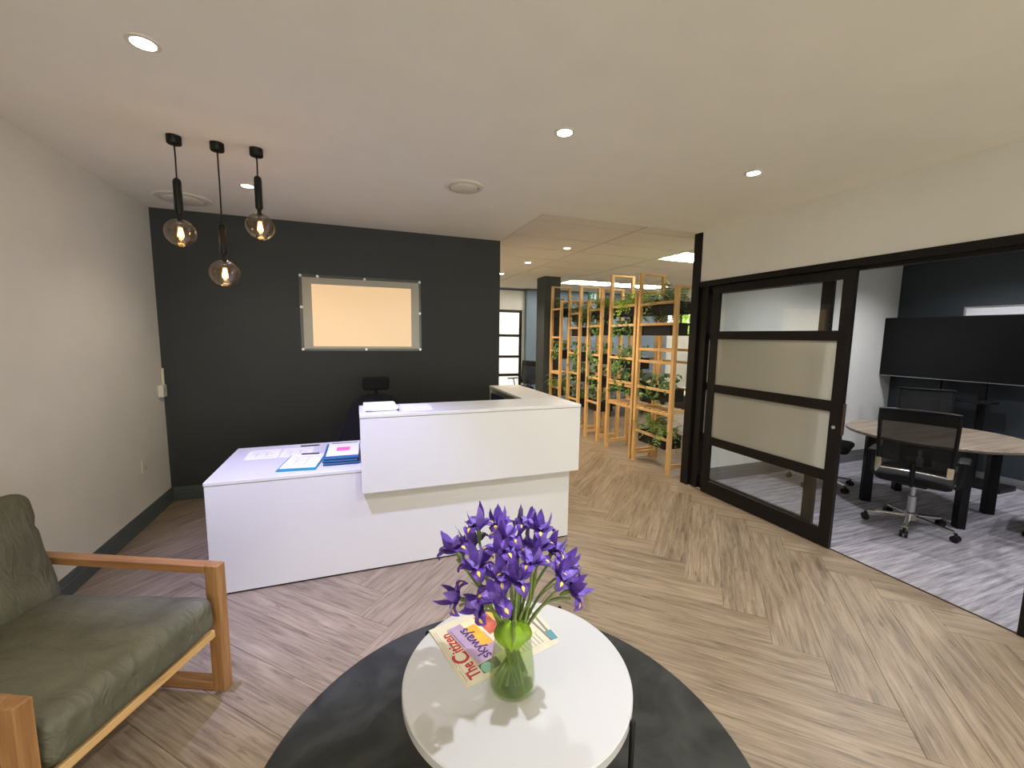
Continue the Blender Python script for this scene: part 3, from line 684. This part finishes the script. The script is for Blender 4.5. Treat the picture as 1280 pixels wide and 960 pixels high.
# ------------------------------------------------------------------ vase
VX, VY = .475, 1.235
vs = thing('glass_vase', 'tapered clear glass vase holding the iris bouquet', 'vase', (VX, VY, TZ+.0006))
prof = [(.001, 0), (.066, 0), (.074, .004), (.078, .014), (.079, .035), (.075, .085), (.066, .15), (.058, .205), (.055, .235), (.0535, .235), (.056, .205), (.064, .15), (.073, .085), (.0765, .037), (.0755, .018), (.066, .012), (.001, .012)]
MB().lathe(prof, 48, close=False).build('body', 'glass_vase', vs, smooth=True)
MB().lathe([(.001, .0125), (.064, .0125), (.0745, .018), (.0755, .037), (.072, .085), (.0645, .135), (.001, .136)], 40, close=False).build('water', 'water', vs, smooth=True)
# lime leaf draped over the rim towards the viewer
lf = thing('leaf', 'broad lime green leaf folded over the vase rim', 'leaf', (VX, VY, TZ+.235))
tocam = Vector((-VX, -VY, 0)).normalized(); side = Vector((0, 0, 1)).cross(tocam)
def leaf_fn(u, v):
    a = (u-.5)*2; s = v
    wdt = .066*math.sin(PI*min(1, .10+.86*s))**.6*(1-.10*s)
    out = .050 + .040*math.sin(PI*.6*s) - .030*a*a
    zz = .045 - .085*s - .02*a*a*(1-s) + .006*math.sin(a*9)
    p = tocam*out + side*(a*wdt) ; return (p.x, p.y, zz)
lo_ = MB().grid(leaf_fn, 18, 12).build('blade', 'leaf_lime', lf, smooth=True)
sm = lo_.modifiers.new('thickness', 'SOLIDIFY'); sm.thickness = .0012
MB().tube([tuple(tocam*(.052+.042*math.sin(PI*.6*k/8)) + Vector((0, 0, .046-.085*k/8))) for k in range(9)], [.003-.0003*k for k in range(9)], 6).build('midrib', 'stem', lf, smooth=True)

# ------------------------------------------------------------------ irises
def petal_strip(base, d, length, width, curve, rise, ruffle, seed, nu=6, nv=9, tipw=.25):
    """a petal that leaves base along horizontal direction d; curve gives (out, up) along it"""
    d = Vector(d).normalized(); s = Vector((0, 0, 1)).cross(d)
    def fn(u, v):
        a = (u-.5)*2; o, z = curve(v)
        w = width*(math.sin(PI*min(1, (.10+.88*v)))**.75)*(1-tipw*v*v)
        rf = ruffle*noise.noise(Vector((a*2.2+seed, v*4, seed)))*abs(a)
        p = Vector(base) + d*(o*length) + s*(a*w*.5) + Vector((0, 0, z*length + rf + .10*width*(a*a)*rise))
        return tuple(p)
    return fn
def iris(pos, label, scale=1.0, tilt=(0, 0), seed=0, yaw=0.0, closed=False):
    t = thing('iris', label, 'flower', (VX, VY, TZ+.016), 0, 'irises in the glass vase')
    P = Vector(pos) - Vector((VX, VY, TZ+.016))
    rnd = random.Random(seed)
    # stem from the vase floor through the mouth up to the bloom
    d = Vector((P.x, P.y, 0)); mo = Vector((0, 0, .215)) + d.normalized()*min(.044, d.length*.5) + Vector((rnd.uniform(-.008, .008), rnd.uniform(-.008, .008), 0))
    b0 = -d.normalized()*rnd.uniform(.02, .055) + Vector((rnd.uniform(-.02, .02), rnd.uniform(-.02, .02), .0))
    pts = []
    for k in range(11):
        s = k/10
        if s < .5: q = b0.lerp(mo, s*2)
        else:
            q1 = mo; q3 = P - Vector((0, 0, .028*scale)); q2 = mo + (mo-b0)*.55
            w = (s-.5)*2; q = q1*(1-w)**2 + q2*2*w*(1-w) + q3*w*w
        pts.append(q)
    MB().tube(pts, .0048, 7).build('stem', 'stem', t, smooth=True)
    ax = (pts[-1]-pts[-2]).normalized()
    tiltm = Vector((0, 0, 1)).rotation_difference((ax*.6 + Vector((tilt[0], tilt[1], .55))).normalized()).to_matrix().to_4x4()
    mt = Matrix.Translation(P) @ tiltm @ Matrix.Rotation(yaw, 4, 'Z') @ Matrix.Scale(scale, 4)
    def place(mb, name, mat, par=t):
        mb.v = [tuple(mt @ Vector(v)) for v in mb.v]; return mb.build(name, mat, par, smooth=True)
    place(MB().tube([(0, 0, -.040), (0, 0, -.018), (0, 0, 0)], [.004, .0085, .006], 8), 'sheath', 'stem')
    if closed:
        place(MB().tube([(0, 0, -.01), (.002, 0, .015), (.001, .001, .045), (0, 0, .062)], [.006, .011, .008, .001], 9), 'bud', 'bud')
        return t
    for k in range(3):
        a = k*2*PI/3 + rnd.uniform(-.2, .2); dv = (math.cos(a), math.sin(a), 0)
        L = .078*rnd.uniform(.9, 1.1)
        fall = lambda v: (.95*math.sin(min(1.0, v*1.05)*PI*.5)*.86, .30*math.sin(PI*min(1, v*1.05)*.75) - .62*max(0, v-.45)**1.4)
        f_ = place(MB().grid(petal_strip((0, 0, 0), dv, L, .052, fall, 0, .016, seed+k), 6, 9), 'fall_petal', 'petal')
        sig = lambda v: (fall(.50+.30*v)[0], fall(.50+.30*v)[1]+.030)
        place(MB().grid(petal_strip((0, 0, 0), dv, L, .011, sig, 0, 0, 0, tipw=.5), 2, 5), 'signal_mark', 'signal', f_)
        # style arm over the fall
        arm = lambda v: (.62*v, .34*math.sin(PI*v*.62))
        place(MB().grid(petal_strip((0, 0, .004), dv, L, .028, arm, 1, .006, seed+k+5), 4, 6), 'style_arm', 'petal_light')
        a2 = a + PI/3; d2 = (math.cos(a2), math.sin(a2), 0)
        std = lambda v: (.10 + .34*math.sin(PI*v*.55), 1.12*v)
        place(MB().grid(petal_strip((0, 0, 0), d2, 0.070*rnd.uniform(.9, 1.15), .036, std, 0, .010, seed+k+9, tipw=.45), 4, 8), 'standard_petal', 'petal' if k else 'petal_light')
    return t
IR = [((.379, 1.332, .957), 'iris standing tallest at the upper left of the bouquet'), ((.453, 1.346, .943), 'iris at the top of the bouquet just left of its middle'),
      ((.455, 1.259, .942), 'iris below the top middle one, facing forward'), ((.554, 1.307, .945), 'iris at the top right of the bouquet, pointed petals upright'),
      ((.573, 1.246, .952), 'iris at upper right with broad upright petals'), ((.297, 1.299, .907), 'iris at the far left edge of the bouquet, upper one'),
      ((.367, 1.347, .888), 'small iris behind the leftmost blooms showing a yellow mark'), ((.343, 1.217, .882), 'iris left of centre below the leftmost cluster'),
      ((.419, 1.209, .923), 'large iris at the front, left of the bouquet centre'), ((.480, 1.228, .889), 'iris at the very centre of the bouquet'),
      ((.401, 1.162, .872), 'iris low at the front, left of centre, tall standards'), ((.448, 1.133, .863), 'iris lowest in the front centre above the lime leaf'),
      ((.505, 1.154, .902), 'iris at the front right of centre with clear yellow marks'), ((.549, 1.223, .902), 'iris right of centre below the upright right-hand blooms'),
      ((.615, 1.240, .875), 'iris on the right side, upper bloom of the right cluster'), ((.633, 1.190, .850), 'iris at the far right, middle bloom of the right cluster'),
      ((.597, 1.129, .846), 'iris at the right, lower bloom nearest the viewer'), ((.631, 1.127, .802), 'iris drooping lowest at the far right edge'),
      ((.294, 1.257, .766), 'iris drooping lowest at the far left over the newspaper'), ((.341, 1.174, .784), 'iris hanging low left with a big drooping petal over the magazine'),
      ((.382, 1.126, .829), 'iris hanging low in front of the vase, left of the lime leaf'), ((.543, 1.354, .946), 'closed dark iris bud at the back of the bouquet top')]
for i, (p, lb) in enumerate(IR):
    p = Vector(p); o = p - Vector((VX, VY, p.z)); lean = .9 if p.z < .81 else .35
    iris(p, lb, 1.0 if p.z > .8 else .95, (o.x*lean*2.2, o.y*lean*2.2), i*13+1, math.atan2(-p.y, -p.x) + (i % 3 - 1)*.5, closed=(i == 21))
# narrow iris leaves
for i in range(7):
    a = 2*PI*i/7 + .4; rr = .10 + .05*((i*37) % 5)/5
    L = tag(MB().grid(lambda u, v: (VX + math.cos(a)*(.02+rr*v*v*1.2) - math.sin(a)*(u-.5)*.022*(1-v*.9), VY + math.sin(a)*(.02+rr*v*v*1.2) + math.cos(a)*(u-.5)*.022*(1-v*.9), TZ+.14+.32*v-.05*v*v), 2, 10).build('iris_leaf', 'stem', None, smooth=True),
            'narrow green blade leaf among the iris stems', 'leaf', 'blade leaves among the iris stems')
    L.modifiers.new('thickness', 'SOLIDIFY').thickness = .0012

# ------------------------------------------------------------------ sliding doors
def door_leaf(name, x, y0, y1, label_n, handle=True):
    d = struct(bpy.data.objects.new(name, None)); COL.objects.link(d); d.location = (x, y0, .008)
    Wd = y1-y0; T = .036; St = .085; zt = 2.13
    def bx(n, mat, a, b, z0, z1, dx=0, th=T, bv=.003): return MB().box(-th/2+dx, th/2+dx, a, b, z0, z1).build(n, mat, d, bevel=bv)
    bx('stile', 'black_frame', 0, St, 0, zt); bx('stile', 'black_frame', Wd-St, Wd, 0, zt)
    zs = [(0, .135), (.520, .605), (1.068, 1.150), (1.607, 1.685), (2.062, zt)]
    for a, b in zs: bx('rail', 'black_frame', St+.0005, Wd-St-.0005, a, b)
    for k in range(4):
        fro = k in (1, 2)
        p = bx('pane', 'glass_frost' if fro else 'glass_clear', St-.012, Wd-St+.012, zs[k][1]-.01, zs[k+1][0]+.01, 0, .006, 0)
    if handle:
        MB().lathe([(.001, -.006), (.013, -.006), (.015, -.003), (.015, .004)], 16, close=False).build('lock', 'chrome', d, smooth=True, loc=(-T/2-.003, .045, .952), rot=(0, PI/2, 0))
        h = MB().box(-.012, .012, -.012, -.0005, .90, 1.14).build('edge_pull', 'bronze', d, bevel=.003)
    return d
door_leaf('door_1', XR-.004, 2.045, 3.345, 'a')
door_leaf('door_2', XR+.060, 2.235, 3.520, 'b', handle=False)

# ------------------------------------------------------------------ meeting room furniture
MTX, MTY = 5.19, 2.30
mt_ = thing('meeting_table', 'round meeting table with grained wood top and black legs', 'table', (MTX, MTY, .006))
MB().lathe([(.001, .735), (.655, .735), (.66, .730), (.66, .712), (.655, .708), (.001, .708)], 72, close=False).build('tabletop', 'table_oak', mt_, smooth=True)
for k in range(4):
    a = math.radians(232 + 90*k); ca, sa = math.cos(a), math.sin(a)
    m = Matrix.Rotation(a, 4, 'Z'); MB().box(.44, .52, -.03, .03, .0, .66, m).build('leg', 'black_metal', mt_, bevel=.003)
    MB().box(.0, .52, -.03, .03, .661, .707, m).build('support_arm', 'black_metal', mt_, bevel=.002)
def task_chair(label, loc, rz, headrest=False, group=None):
    """swivel chair, local +x is where the sitter faces"""
    t = thing('office_chair', label, 'chair', loc, rz, group)
    for k in range(5):
        a = 2*PI*k/5 + PI; ca, sa = math.cos(a), math.sin(a)
        lg = MB().bar((.02*ca, .02*sa, .105), (.29*ca, .29*sa, .075), .035, .024).build('base_arm', 'chrome' if not headrest else 'black_plastic', t, bevel=.004)
        c = MB(); cx, cy = .30*ca, .30*sa
        for s in (-1, 1):
            n_ = Vector((-sa, ca, 0)); p = Vector((cx, cy, .028))
            c.tube([p + n_*s*.006, p + n_*s*.026], .028, 14)
        c.tube([(cx, cy, .03), (cx, cy, .075)], .010, 8)
        c.build('castor', 'black_plastic', lg, smooth=True)
    MB().lathe([(.001, .07), (.045, .07), (.045, .13), (.030, .14), (.030, .28), (.018, .285), (.018, .40), (.001, .40)], 18, close=False).build('gas_column', 'steel', t, smooth=True)
    MB().box(-.11, .11, -.09, .09, .385, .42).build('mechanism', 'black_metal', t, bevel=.008)
    cushion('seat', 'black_fabric', t, .47, .48, .075, rad=.034, puff=.012, nz=.002, n=12, loc=(.01, 0, .458))
    tl = -.10
    def bk(u, v, dx=0):
        y = (u-.5)*2
        return (-.235 - .05*v + .035*y*y*-1 + .035 + dx, y*(.235-.012*(1-v)), .545 + .505*v)
    f = MB(); W_ = .022
    ring = [bk(0, v/8) for v in range(9)] + [bk(u/8, 1) for u in range(1, 9)] + [bk(1, 1-v/8) for v in range(1, 9)] + [bk(1-u/8, 0) for u in range(1, 9)]
    if not headrest: f.tube(ring, .013, 8, cap=False).build('back_frame', 'black_plastic', t, smooth=True)
    if headrest:
        bmn = MB()
        def bp_(u, v, dx): y = (u-.5)*2; w_ = .40 - .19*v - .03*max(0, v-.8)*5*abs(y); return (-.215 - .05*v + dx + .03*(1-y*y)*(-1 if dx < 0 else .6), y*w_, .50 + .55*v - .05*v*y*y)
        bmn.grid(lambda u, v: bp_(u, v, -.02), 12, 10); bmn.grid(lambda u, v: bp_(u, v, .03), 12, 10)
        for u in (0, 1): bmn.grid(lambda a, v: tuple(Vector(bp_(u, v, -.02)).lerp(Vector(bp_(u, v, .03)), a)), 1, 10)
        for v in (0, 1): bmn.grid(lambda u, a: tuple(Vector(bp_(u, v, -.02)).lerp(Vector(bp_(u, v, .03)), a)), 12, 1)
        bmn.build('back_cushion', 'black_fabric', t, smooth=True)
    else:
        MB().grid(lambda u, v: bk(u, v), 10, 10).build('back_mesh', 'chair_mesh', t, smooth=True)
    if not headrest: MB().grid(lambda u, v: bk(u, .80+.2*v, -.004), 10, 3).build('back_top_panel', 'black_fabric', t, smooth=True)
    MB().tube([(-.03, 0, .40), (-.20, 0, .42), (-.245, 0, .50), (-.215, 0, .60)], .018, 10).build('back_support', 'black_plastic', t, smooth=True)
    if not headrest:
        for s in (0, 1):
            p = bk(s, .05); sg_ = 1 if s else -1
            MB().box(p[0]-.020, p[0]-.012, p[1]-.028 if s else p[1]-.012, p[1]+.012 if s else p[1]+.028, p[2]-.03, p[2]+.055).build('chrome_clip', 'chrome', t, bevel=.002)
        MB().tube([(bk(u/8, 0)[0]-.016, bk(u/8, 0)[1], bk(u/8, 0)[2]-.004) for u in range(9)], .008, 8).build('lower_rail', 'chrome', t, smooth=True)
    for s in (-1, 1):
        MB().tube([(-.10, s*.24, .43), (-.09, s*.275, .47), (-.04, s*.275, .64)], .014, 8).build('arm_post', 'black_plastic', t, smooth=True)
        MB().box(-.15, .12, s*.275-.035, s*.275+.035, .64, .665).build('armrest', 'black_plastic', t, bevel=.010)
    if headrest:
        MB().tube([(-.245, 0, 1.0), (-.255, 0, 1.12)], .016, 8).build('headrest_post', 'black_plastic', t, smooth=True)
        cushion('headrest', 'black_fabric', t, .06, .25, .13, rad=.028, puff=.0, nz=.001, n=8, loc=(-.235, 0, 1.155))
    return t
c0 = task_chair('black mesh office chair with chrome clips, back towards the open doorway', (4.50, 2.075, .006), math.radians(20), group='chairs around the meeting table')
dup(c0, (4.88, 3.08, .006), math.radians(-66), 'black office chair half hidden behind the sliding door edge', 'chairs around the meeting table')
dup(c0, (5.42, 1.42, .006), math.radians(104), 'black office chair at the right of the meeting table, cut by the frame', 'chairs around the meeting table')
dup(c0, (6.08, 2.78, .006), math.radians(208), 'black office chair on the far side of the meeting table under the screen', 'chairs around the meeting table')
# reception chair behind the desk
task_chair('black high-back chair with headrest behind the reception desk', (.17, 3.93, 0), math.radians(-90), headrest=True)
# television on a stand, whiteboard behind
tv = thing('television', 'large black flat television on a stand by the navy wall', 'television', (6.62, 2.68, .006))
MB().box(-.02, .02, -.70, .88, 1.165, 1.915).build('bezel', 'black_plastic', tv, bevel=.004)
MB().box(-.0225, -.0205, -.69, .87, 1.178, 1.903).build('screen', 'screen', tv)
MB().box(.021, .06, -.35, .45, 1.25, 1.7).build('rear_housing', 'black_plastic', tv, bevel=.01)
for y in (-.10, .30): MB().box(.061, .10, y-.03, y+.03, .05, 1.65).build('stand_post', 'black_metal', tv, bevel=.003)
MB().box(-.22, .12, -.45, .62, 0, .05).build('stand_base', 'black_metal', tv, bevel=.006)
MB().box(-.14, .06, -.25, .60, .93, .955).build('stand_shelf', 'black_metal', tv, bevel=.003)
MB().box(-.028, -.021, -.70, .88, 1.158, 1.164).build('trim_strip', 'steel', tv)
wb = thing('whiteboard', 'white board on the navy wall behind the television', 'whiteboard', (XM, 1.95, 1.66))
MB().box(-.018, -.002, -.92, .92, -.36, .36).build('board', 'whiteboard', wb)
m = MB(); m.box(-.024, -.0, -.94, .94, .361, .375); m.box(-.024, 0, -.94, .94, -.375, -.361); m.box(-.024, 0, -.94, -.921, -.36, .36); m.box(-.024, 0, .921, .94, -.36, .36); m.build('frame', 'steel', wb)

# ------------------------------------------------------------------ pine shelving with planters
def pine_bar(name, a, b, w, h, parent, upv=(0, 0, 1)): return wood_bar(name, a, b, w, h, parent, upv, 'pine', .002)
P_ = .045
def frond(mb, base, az, L, droop, rise, lw, rnd, n=13):
    d = Vector((math.cos(az), math.sin(az), 0)); s = Vector((-math.sin(az), math.cos(az), 0)); prev = None
    for k in range(n):
        v = (k+1)/n
        p = Vector(base) + d*(L*v*.85) + Vector((0, 0, rise*L*math.sin(PI*v*.6) - droop*L*v*v*1.1))
        if prev is not None:
            mb.add([prev - s*.0015, prev + s*.0015, p + s*.0012, p - s*.0012], [(0, 1, 2, 3)])
            l = lw*math.sin(PI*(.12+.82*v))
            t_ = (p-prev).normalized()
            for sg_ in (-1, 1):
                q = p + s*sg_*l + t_*l*.35 - Vector((0, 0, l*.3)); w_ = t_*(L/n*.42)
                mb.add([p-w_*.6, p+w_*.6, q+w_*.35, q-w_*.3], [(0, 1, 2, 3)])
        prev = p
def heart(mb, c, nrm, upv, s):
    nrm = Vector(nrm).normalized(); u = (Vector(upv) - nrm*Vector(upv).dot(nrm)).normalized(); r = u.cross(nrm)
    pts = [(0, -.25), (.35, -.42), (.52, -.1), (.34, .38), (0, .85), (-.34, .38), (-.52, -.1), (-.35, -.42)]
    mb.add([Vector(c) + nrm*s*.10] + [Vector(c) + r*x*s + u*y*s - nrm*abs(x)*s*.25 for x, y in pts], [(0, i+1, (i+1) % 8 + 1) for i in range(8)])
def planter(x, y, z, ly, kind, label, seed, lx=.25, h=.15):
    t = thing('planter', label, 'plant', (x, y, z-h), 0, 'planter boxes on the pine shelving')
    rnd = random.Random(seed)
    m = MB(); a, b = lx/2, ly/2; w = .006
    m.box(-a, a, -b, b, 0, .008); m.box(-a, -a+w, -b, b, .008, h); m.box(a-w, a, -b, b, .008, h); m.box(-a+w, a-w, -b, -b+w, .008, h); m.box(-a+w, a-w, b-w, b, .008, h)
    m.build('box', 'planter_black', t)
    MB().box(-a+w, a-w, -b+w, b-w, h*.5, h*.82).build('soil', 'soil', t)
    g = MB()
    if kind.startswith('fern'):
        for k in range(64 if ly > .4 else 44):
            base = (rnd.uniform(-a*.6, a*.6), rnd.uniform(-b*.85, b*.85), h*.8)
            az = rnd.uniform(0, 2*PI); L = rnd.uniform(.18, .42)
            frond(g, base, az, L, rnd.uniform(.15, 1.0), rnd.uniform(.35, 1.0), rnd.uniform(.032, .055), rnd)
        mat = 'fern_bright' if kind == 'fern_bright' else 'fern'
    elif kind == 'low':
        for k in range(46):
            base = (rnd.uniform(-a*.6, a*.6), rnd.uniform(-b*.9, b*.9), h*.8)
            frond(g, base, rnd.uniform(0, 2*PI), rnd.uniform(.14, .27), .3, rnd.uniform(.6, 1.2), .03, rnd, 9)
        mat = 'pothos'
    else:
        for k in range(95 if ly > .4 else 65):
            az = rnd.uniform(0, 2*PI); rr = rnd.uniform(0, .16); hang = rnd.random() < .38
            xx = rnd.uniform(-a*.7, a*.7) + math.cos(az)*rr; yy = rnd.uniform(-b*.9, b*.9) + math.sin(az)*rr*.6
            zz = h + rnd.uniform(.0, .17)
            if hang: xx = -a - rnd.uniform(.012, .05); zz = h - rnd.uniform(-.03, .16)
            if abs(xx) < a and zz < h: zz = h + .02
            heart(g, (xx, yy, zz), (rnd.uniform(-1, .2), rnd.uniform(-1, .4), rnd.uniform(.1, 1)), (rnd.uniform(-.5, .5), rnd.uniform(-.5, .5), -1), rnd.uniform(.035, .065))
            if k % 4 == 0: g.add([Vector((xx*.4, yy*.9, h*.8)), Vector((xx*.4+.003, yy*.9, h*.8)), Vector((xx, yy, zz)), Vector((xx-.003, yy, zz))], [(0, 1, 2, 3)])
        mat = 'pothos'
    fo = g.build('foliage', mat, t); fo['kind'] = 'stuff'
    return t
def shelf_unit(xf, y0, h0, y1, h1, levels, label, depth=.345):
    t = thing('shelving_unit', label, 'shelf', (xf, y0, 0), 0, 'pine shelving divider')
    W_ = y1-y0
    for yy, hh in ((0, h0), (W_, h1)):
        for xx in (0, depth): pine_bar('post', (xx, yy, 0), (xx, yy, hh-P_*.55), P_, P_, t, upv=(1, 0, 0))
        pine_bar('top_bar', (-P_/2, yy, hh-P_*.27), (depth+P_/2, yy, hh-P_*.27), P_, P_*.55, t)
        pine_bar('foot_bar', (P_/2, yy, .10), (depth-P_/2, yy, .10), .03, .045, t)
    for z, kd in levels:
        for xx in (.0, depth):
            pine_bar('shelf_rail', (xx, P_/2, z-.016), (xx, W_-P_/2, z-.016), .026, .032, t)
        if kd == 'slat':
            n = 7
            for k in range(n):
                yy = .05 + (W_-.10)*k/(n-1)
                pine_bar('slat', (-.010, yy, z+.008), (depth+.010, yy, z+.008), .045, .014, t)
    return t
U = [  # front x, y0, h0, y1, h1
    (3.425, 3.875, 2.216, 4.530, 2.43, [(2.05, 'p'), (1.80, 'p'), (1.49, 'r'), (1.34, 'r'), (1.01, 'p'), (.73, 'slat'), (.43, 'p')], 'pine shelving unit nearest the black door post with ferns at top and bottom'),
    (3.455, 4.643, 2.22, 5.228, 2.50, [(2.06, 'p'), (1.80, 'p'), (1.35, 'p'), (1.02, 'p'), (.98, 'r'), (.70, 'slat')], 'pine shelving unit second from the black door post, bright fern on top'),
    (3.465, 5.487, 2.34, 5.857, 2.19, [(2.05, 'p'), (1.80, 'p'), (1.36, 'p'), (1.00, 'p'), (.62, 'p')], 'pine shelving unit in the middle of the divider row'),
    (3.475, 6.150, 2.44, 6.515, 2.24, [(2.02, 'p'), (1.78, 'p'), (1.36, 'p'), (1.02, 'p'), (.58, 'p')], 'pine shelving unit fourth from the black door post'),
    (3.380, 6.65, 2.24, 7.02, 2.52, [(2.12, 'p'), (1.62, 'r'), (1.38, 'p'), (.98, 'slat'), (.72, 'p')], 'pine shelving unit at the far end beside the dark column')]
kinds = {0: {2.05: 'fern', 1.80: 'low', 1.01: 'pothos', .43: 'fern_low'}, 1: {2.06: 'fern_bright', 1.80: 'pothos', 1.35: 'pothos', 1.02: 'pothos'},
         2: {2.05: 'fern', 1.80: 'pothos', 1.36: 'pothos', 1.00: 'pothos', .62: 'low'}, 3: {2.02: 'fern', 1.78: 'low', 1.36: 'pothos', 1.02: 'pothos', .58: 'low'}, 4: {2.12: 'low', 1.38: 'pothos', .72: 'fern'}}
order = ['nearest pine unit', 'second pine unit', 'middle pine unit', 'fourth pine unit', 'farthest pine unit']
heightw = ['top shelf', 'second shelf down', 'third shelf down', 'fourth shelf down', 'fifth shelf down']
sd = 100
for i, (xf, y0, h0, y1, h1, lv, lb) in enumerate(U):
    shelf_unit(xf, y0, h0, y1, h1, lv, lb)
    for j, (z, k) in enumerate(sorted(kinds[i].items(), reverse=True)):
        ly = min(.50, (y1-y0)-.07); sd += 1
        ds = {'fern': 'feathery fern', 'fern_bright': 'bright green fern', 'fern_low': 'dark fern', 'low': 'low leafy plant', 'pothos': 'trailing heart-leaved plant'}[k]
        planter(xf+.150, (y0+y1)/2 + (.03 if i == 0 and j else 0), z-.002, ly, 'fern' if k == 'fern_low' else k, 'black planter with %s, %s of %s' % (ds, heightw[j], order[i]), sd)

# ------------------------------------------------------------------ office background
ex = thing('exit_sign', 'green exit sign with running figure hanging above the shelving', 'sign', (4.20, 7.0, 2.30))
MB().box(-.09, .09, -.012, .012, 0, .15).build('panel', 'exit_green', ex, bevel=.003)
m = MB()
m.box(.03, .07, -.0135, -.0125, .025, .125)
m.box(-.035, -.012, -.0135, -.0125, .055, .10); m.box(-.018, -.002, -.0135, -.0125, .105, .125); m.box(-.06, -.03, -.0135, -.0125, .085, .096); m.box(-.045, -.03, -.0135, -.0125, .022, .06); m.box(-.02, .012, -.0135, -.0125, .04, .055)
m.build('pictogram', 'exit_white', ex)
for x in (-.06, .06): MB().tube([(x, 0, .15), (x, 0, ZC-2.30)], .003, 6).build('hanger', 'steel', ex, smooth=True)
# glazed door in the far wall
gd = struct(bpy.data.objects.new('door_3', None)); COL.objects.link(gd); gd.location = (2.80, YB+.03, 0)
m = MB(); m.box(0, .06, 0, .05, 0, 2.23).build('stile', 'black_frame', gd); MB().box(.88, .94, 0, .05, 0, 2.23).build('stile', 'black_frame', gd)
zs = [(0, .70), (.70, .76), (1.40, 1.46), (1.92-.0, 1.98), (2.17, 2.23)]
zs = [(.0, .10), (.66, .72), (1.10, 1.155), (1.60, 1.655), (2.17, 2.23)]
for a, b in zs: MB().box(.06, .88, 0, .05, a, b).build('rail', 'black_frame', gd)
for k in range(4): MB().box(.06, .88, .02, .028, zs[k][1], zs[k+1][0]).build('pane', 'glass_film' , gd)
# window high in the far right wall
w1 = struct(bpy.data.objects.new('window_1', None)); COL.objects.link(w1); w1.location = (8.0, YB+.03, 1.69)
MB().box(0, 2.2, 0, .05, 0, .045).build('frame', 'black_frame', w1); MB().box(0, 2.2, 0, .05, .625, .67).build('frame', 'black_frame', w1)
for x in (0, .5, 1.0, 1.5, 2.15): MB().box(x, x+.045, 0, .05, .045, .625).build('mullion', 'black_frame', w1)
for k in range(4): 
    x0 = (.045, .545, 1.045, 1.545)[k]; x1 = (.5, 1.0, 1.5, 2.15)[k]
    MB().box(x0, x1, .02, .026, .045, .625).build('pane', 'glass_clear', w1)
# hedge outside that window, paved yard
sbox('ground_outside', 'pale_paving', -2, 14, YB+.32, 16, -.1, -.02)
def bush(x, y, rx, h, seed, label):
    t = thing('bush', label, 'bush', (x, y, -.02)); rnd = random.Random(seed); g = MB()
    for k in range(900):
        th = rnd.uniform(0, 2*PI); zz = rnd.random(); rr = rx*math.sqrt(rnd.random())*(.5+.6*math.sin(PI*(.15+.8*zz)))
        heart(g, (rr*math.cos(th), rr*math.sin(th)*.7, .3+zz*(h-.3)), (rnd.uniform(-1, 1), rnd.uniform(-1, .2), rnd.uniform(-.2, 1)), (rnd.uniform(-1, 1), 0, -1), rnd.uniform(.09, .16))
    g.build('foliage', 'fern_bright', t)['kind'] = 'stuff'
    MB().tube([(0, 0, 0), (.02, 0, h*.4), (0, .03, h*.8)], [.05, .035, .01], 8).build('trunk', 'chair_wood', t, smooth=True)
bush(8.6, 11.3, .75, 3.0, 5, 'pale green bush outside the high office window, left'); bush(10.7, 11.3, .75, 2.8, 6, 'pale green bush outside the high office window, right')
# office furniture glimpsed through the shelving
dk = thing('office_desk', 'white topped office desk seen through the lower shelving', 'desk', (5.2, 5.6, 0))
MB().box(-.7, .7, -.4, .4, .715, .74).build('desktop', 'laminate', dk, bevel=.003)
for x in (-.66, .66):
    for y in (-.36, .36): MB().box(x-.02, x+.02, y-.02, y+.02, 0, .714).build('leg', 'steel', dk)
MB().box(-.6, .6, .33, .345, .30, .70).build('modesty_panel', 'sofa_grey', dk)
sf = thing('sofa', 'dark grey office sofa glimpsed behind the pine shelving', 'sofa', (5.6, 7.6, 0))
cushion('seat_cushion', 'sofa_grey', sf, 1.6, .7, .22, rad=.06, n=10, loc=(0, -.05, .32)); cushion('back_cushion', 'sofa_grey', sf, 1.6, .2, .5, rad=.06, n=10, loc=(0, .3, .60))
for x in (-.72, .72):
    for y in (-.3, .3): MB().tube([(x, y, 0), (x, y, .24)], .018, 10).build('leg', 'black_metal', sf, smooth=True)
dup(c0, (3.45, 8.75, 0), math.radians(200), 'black office chair by the frosted glazed door at the far end', 'chairs in the office')
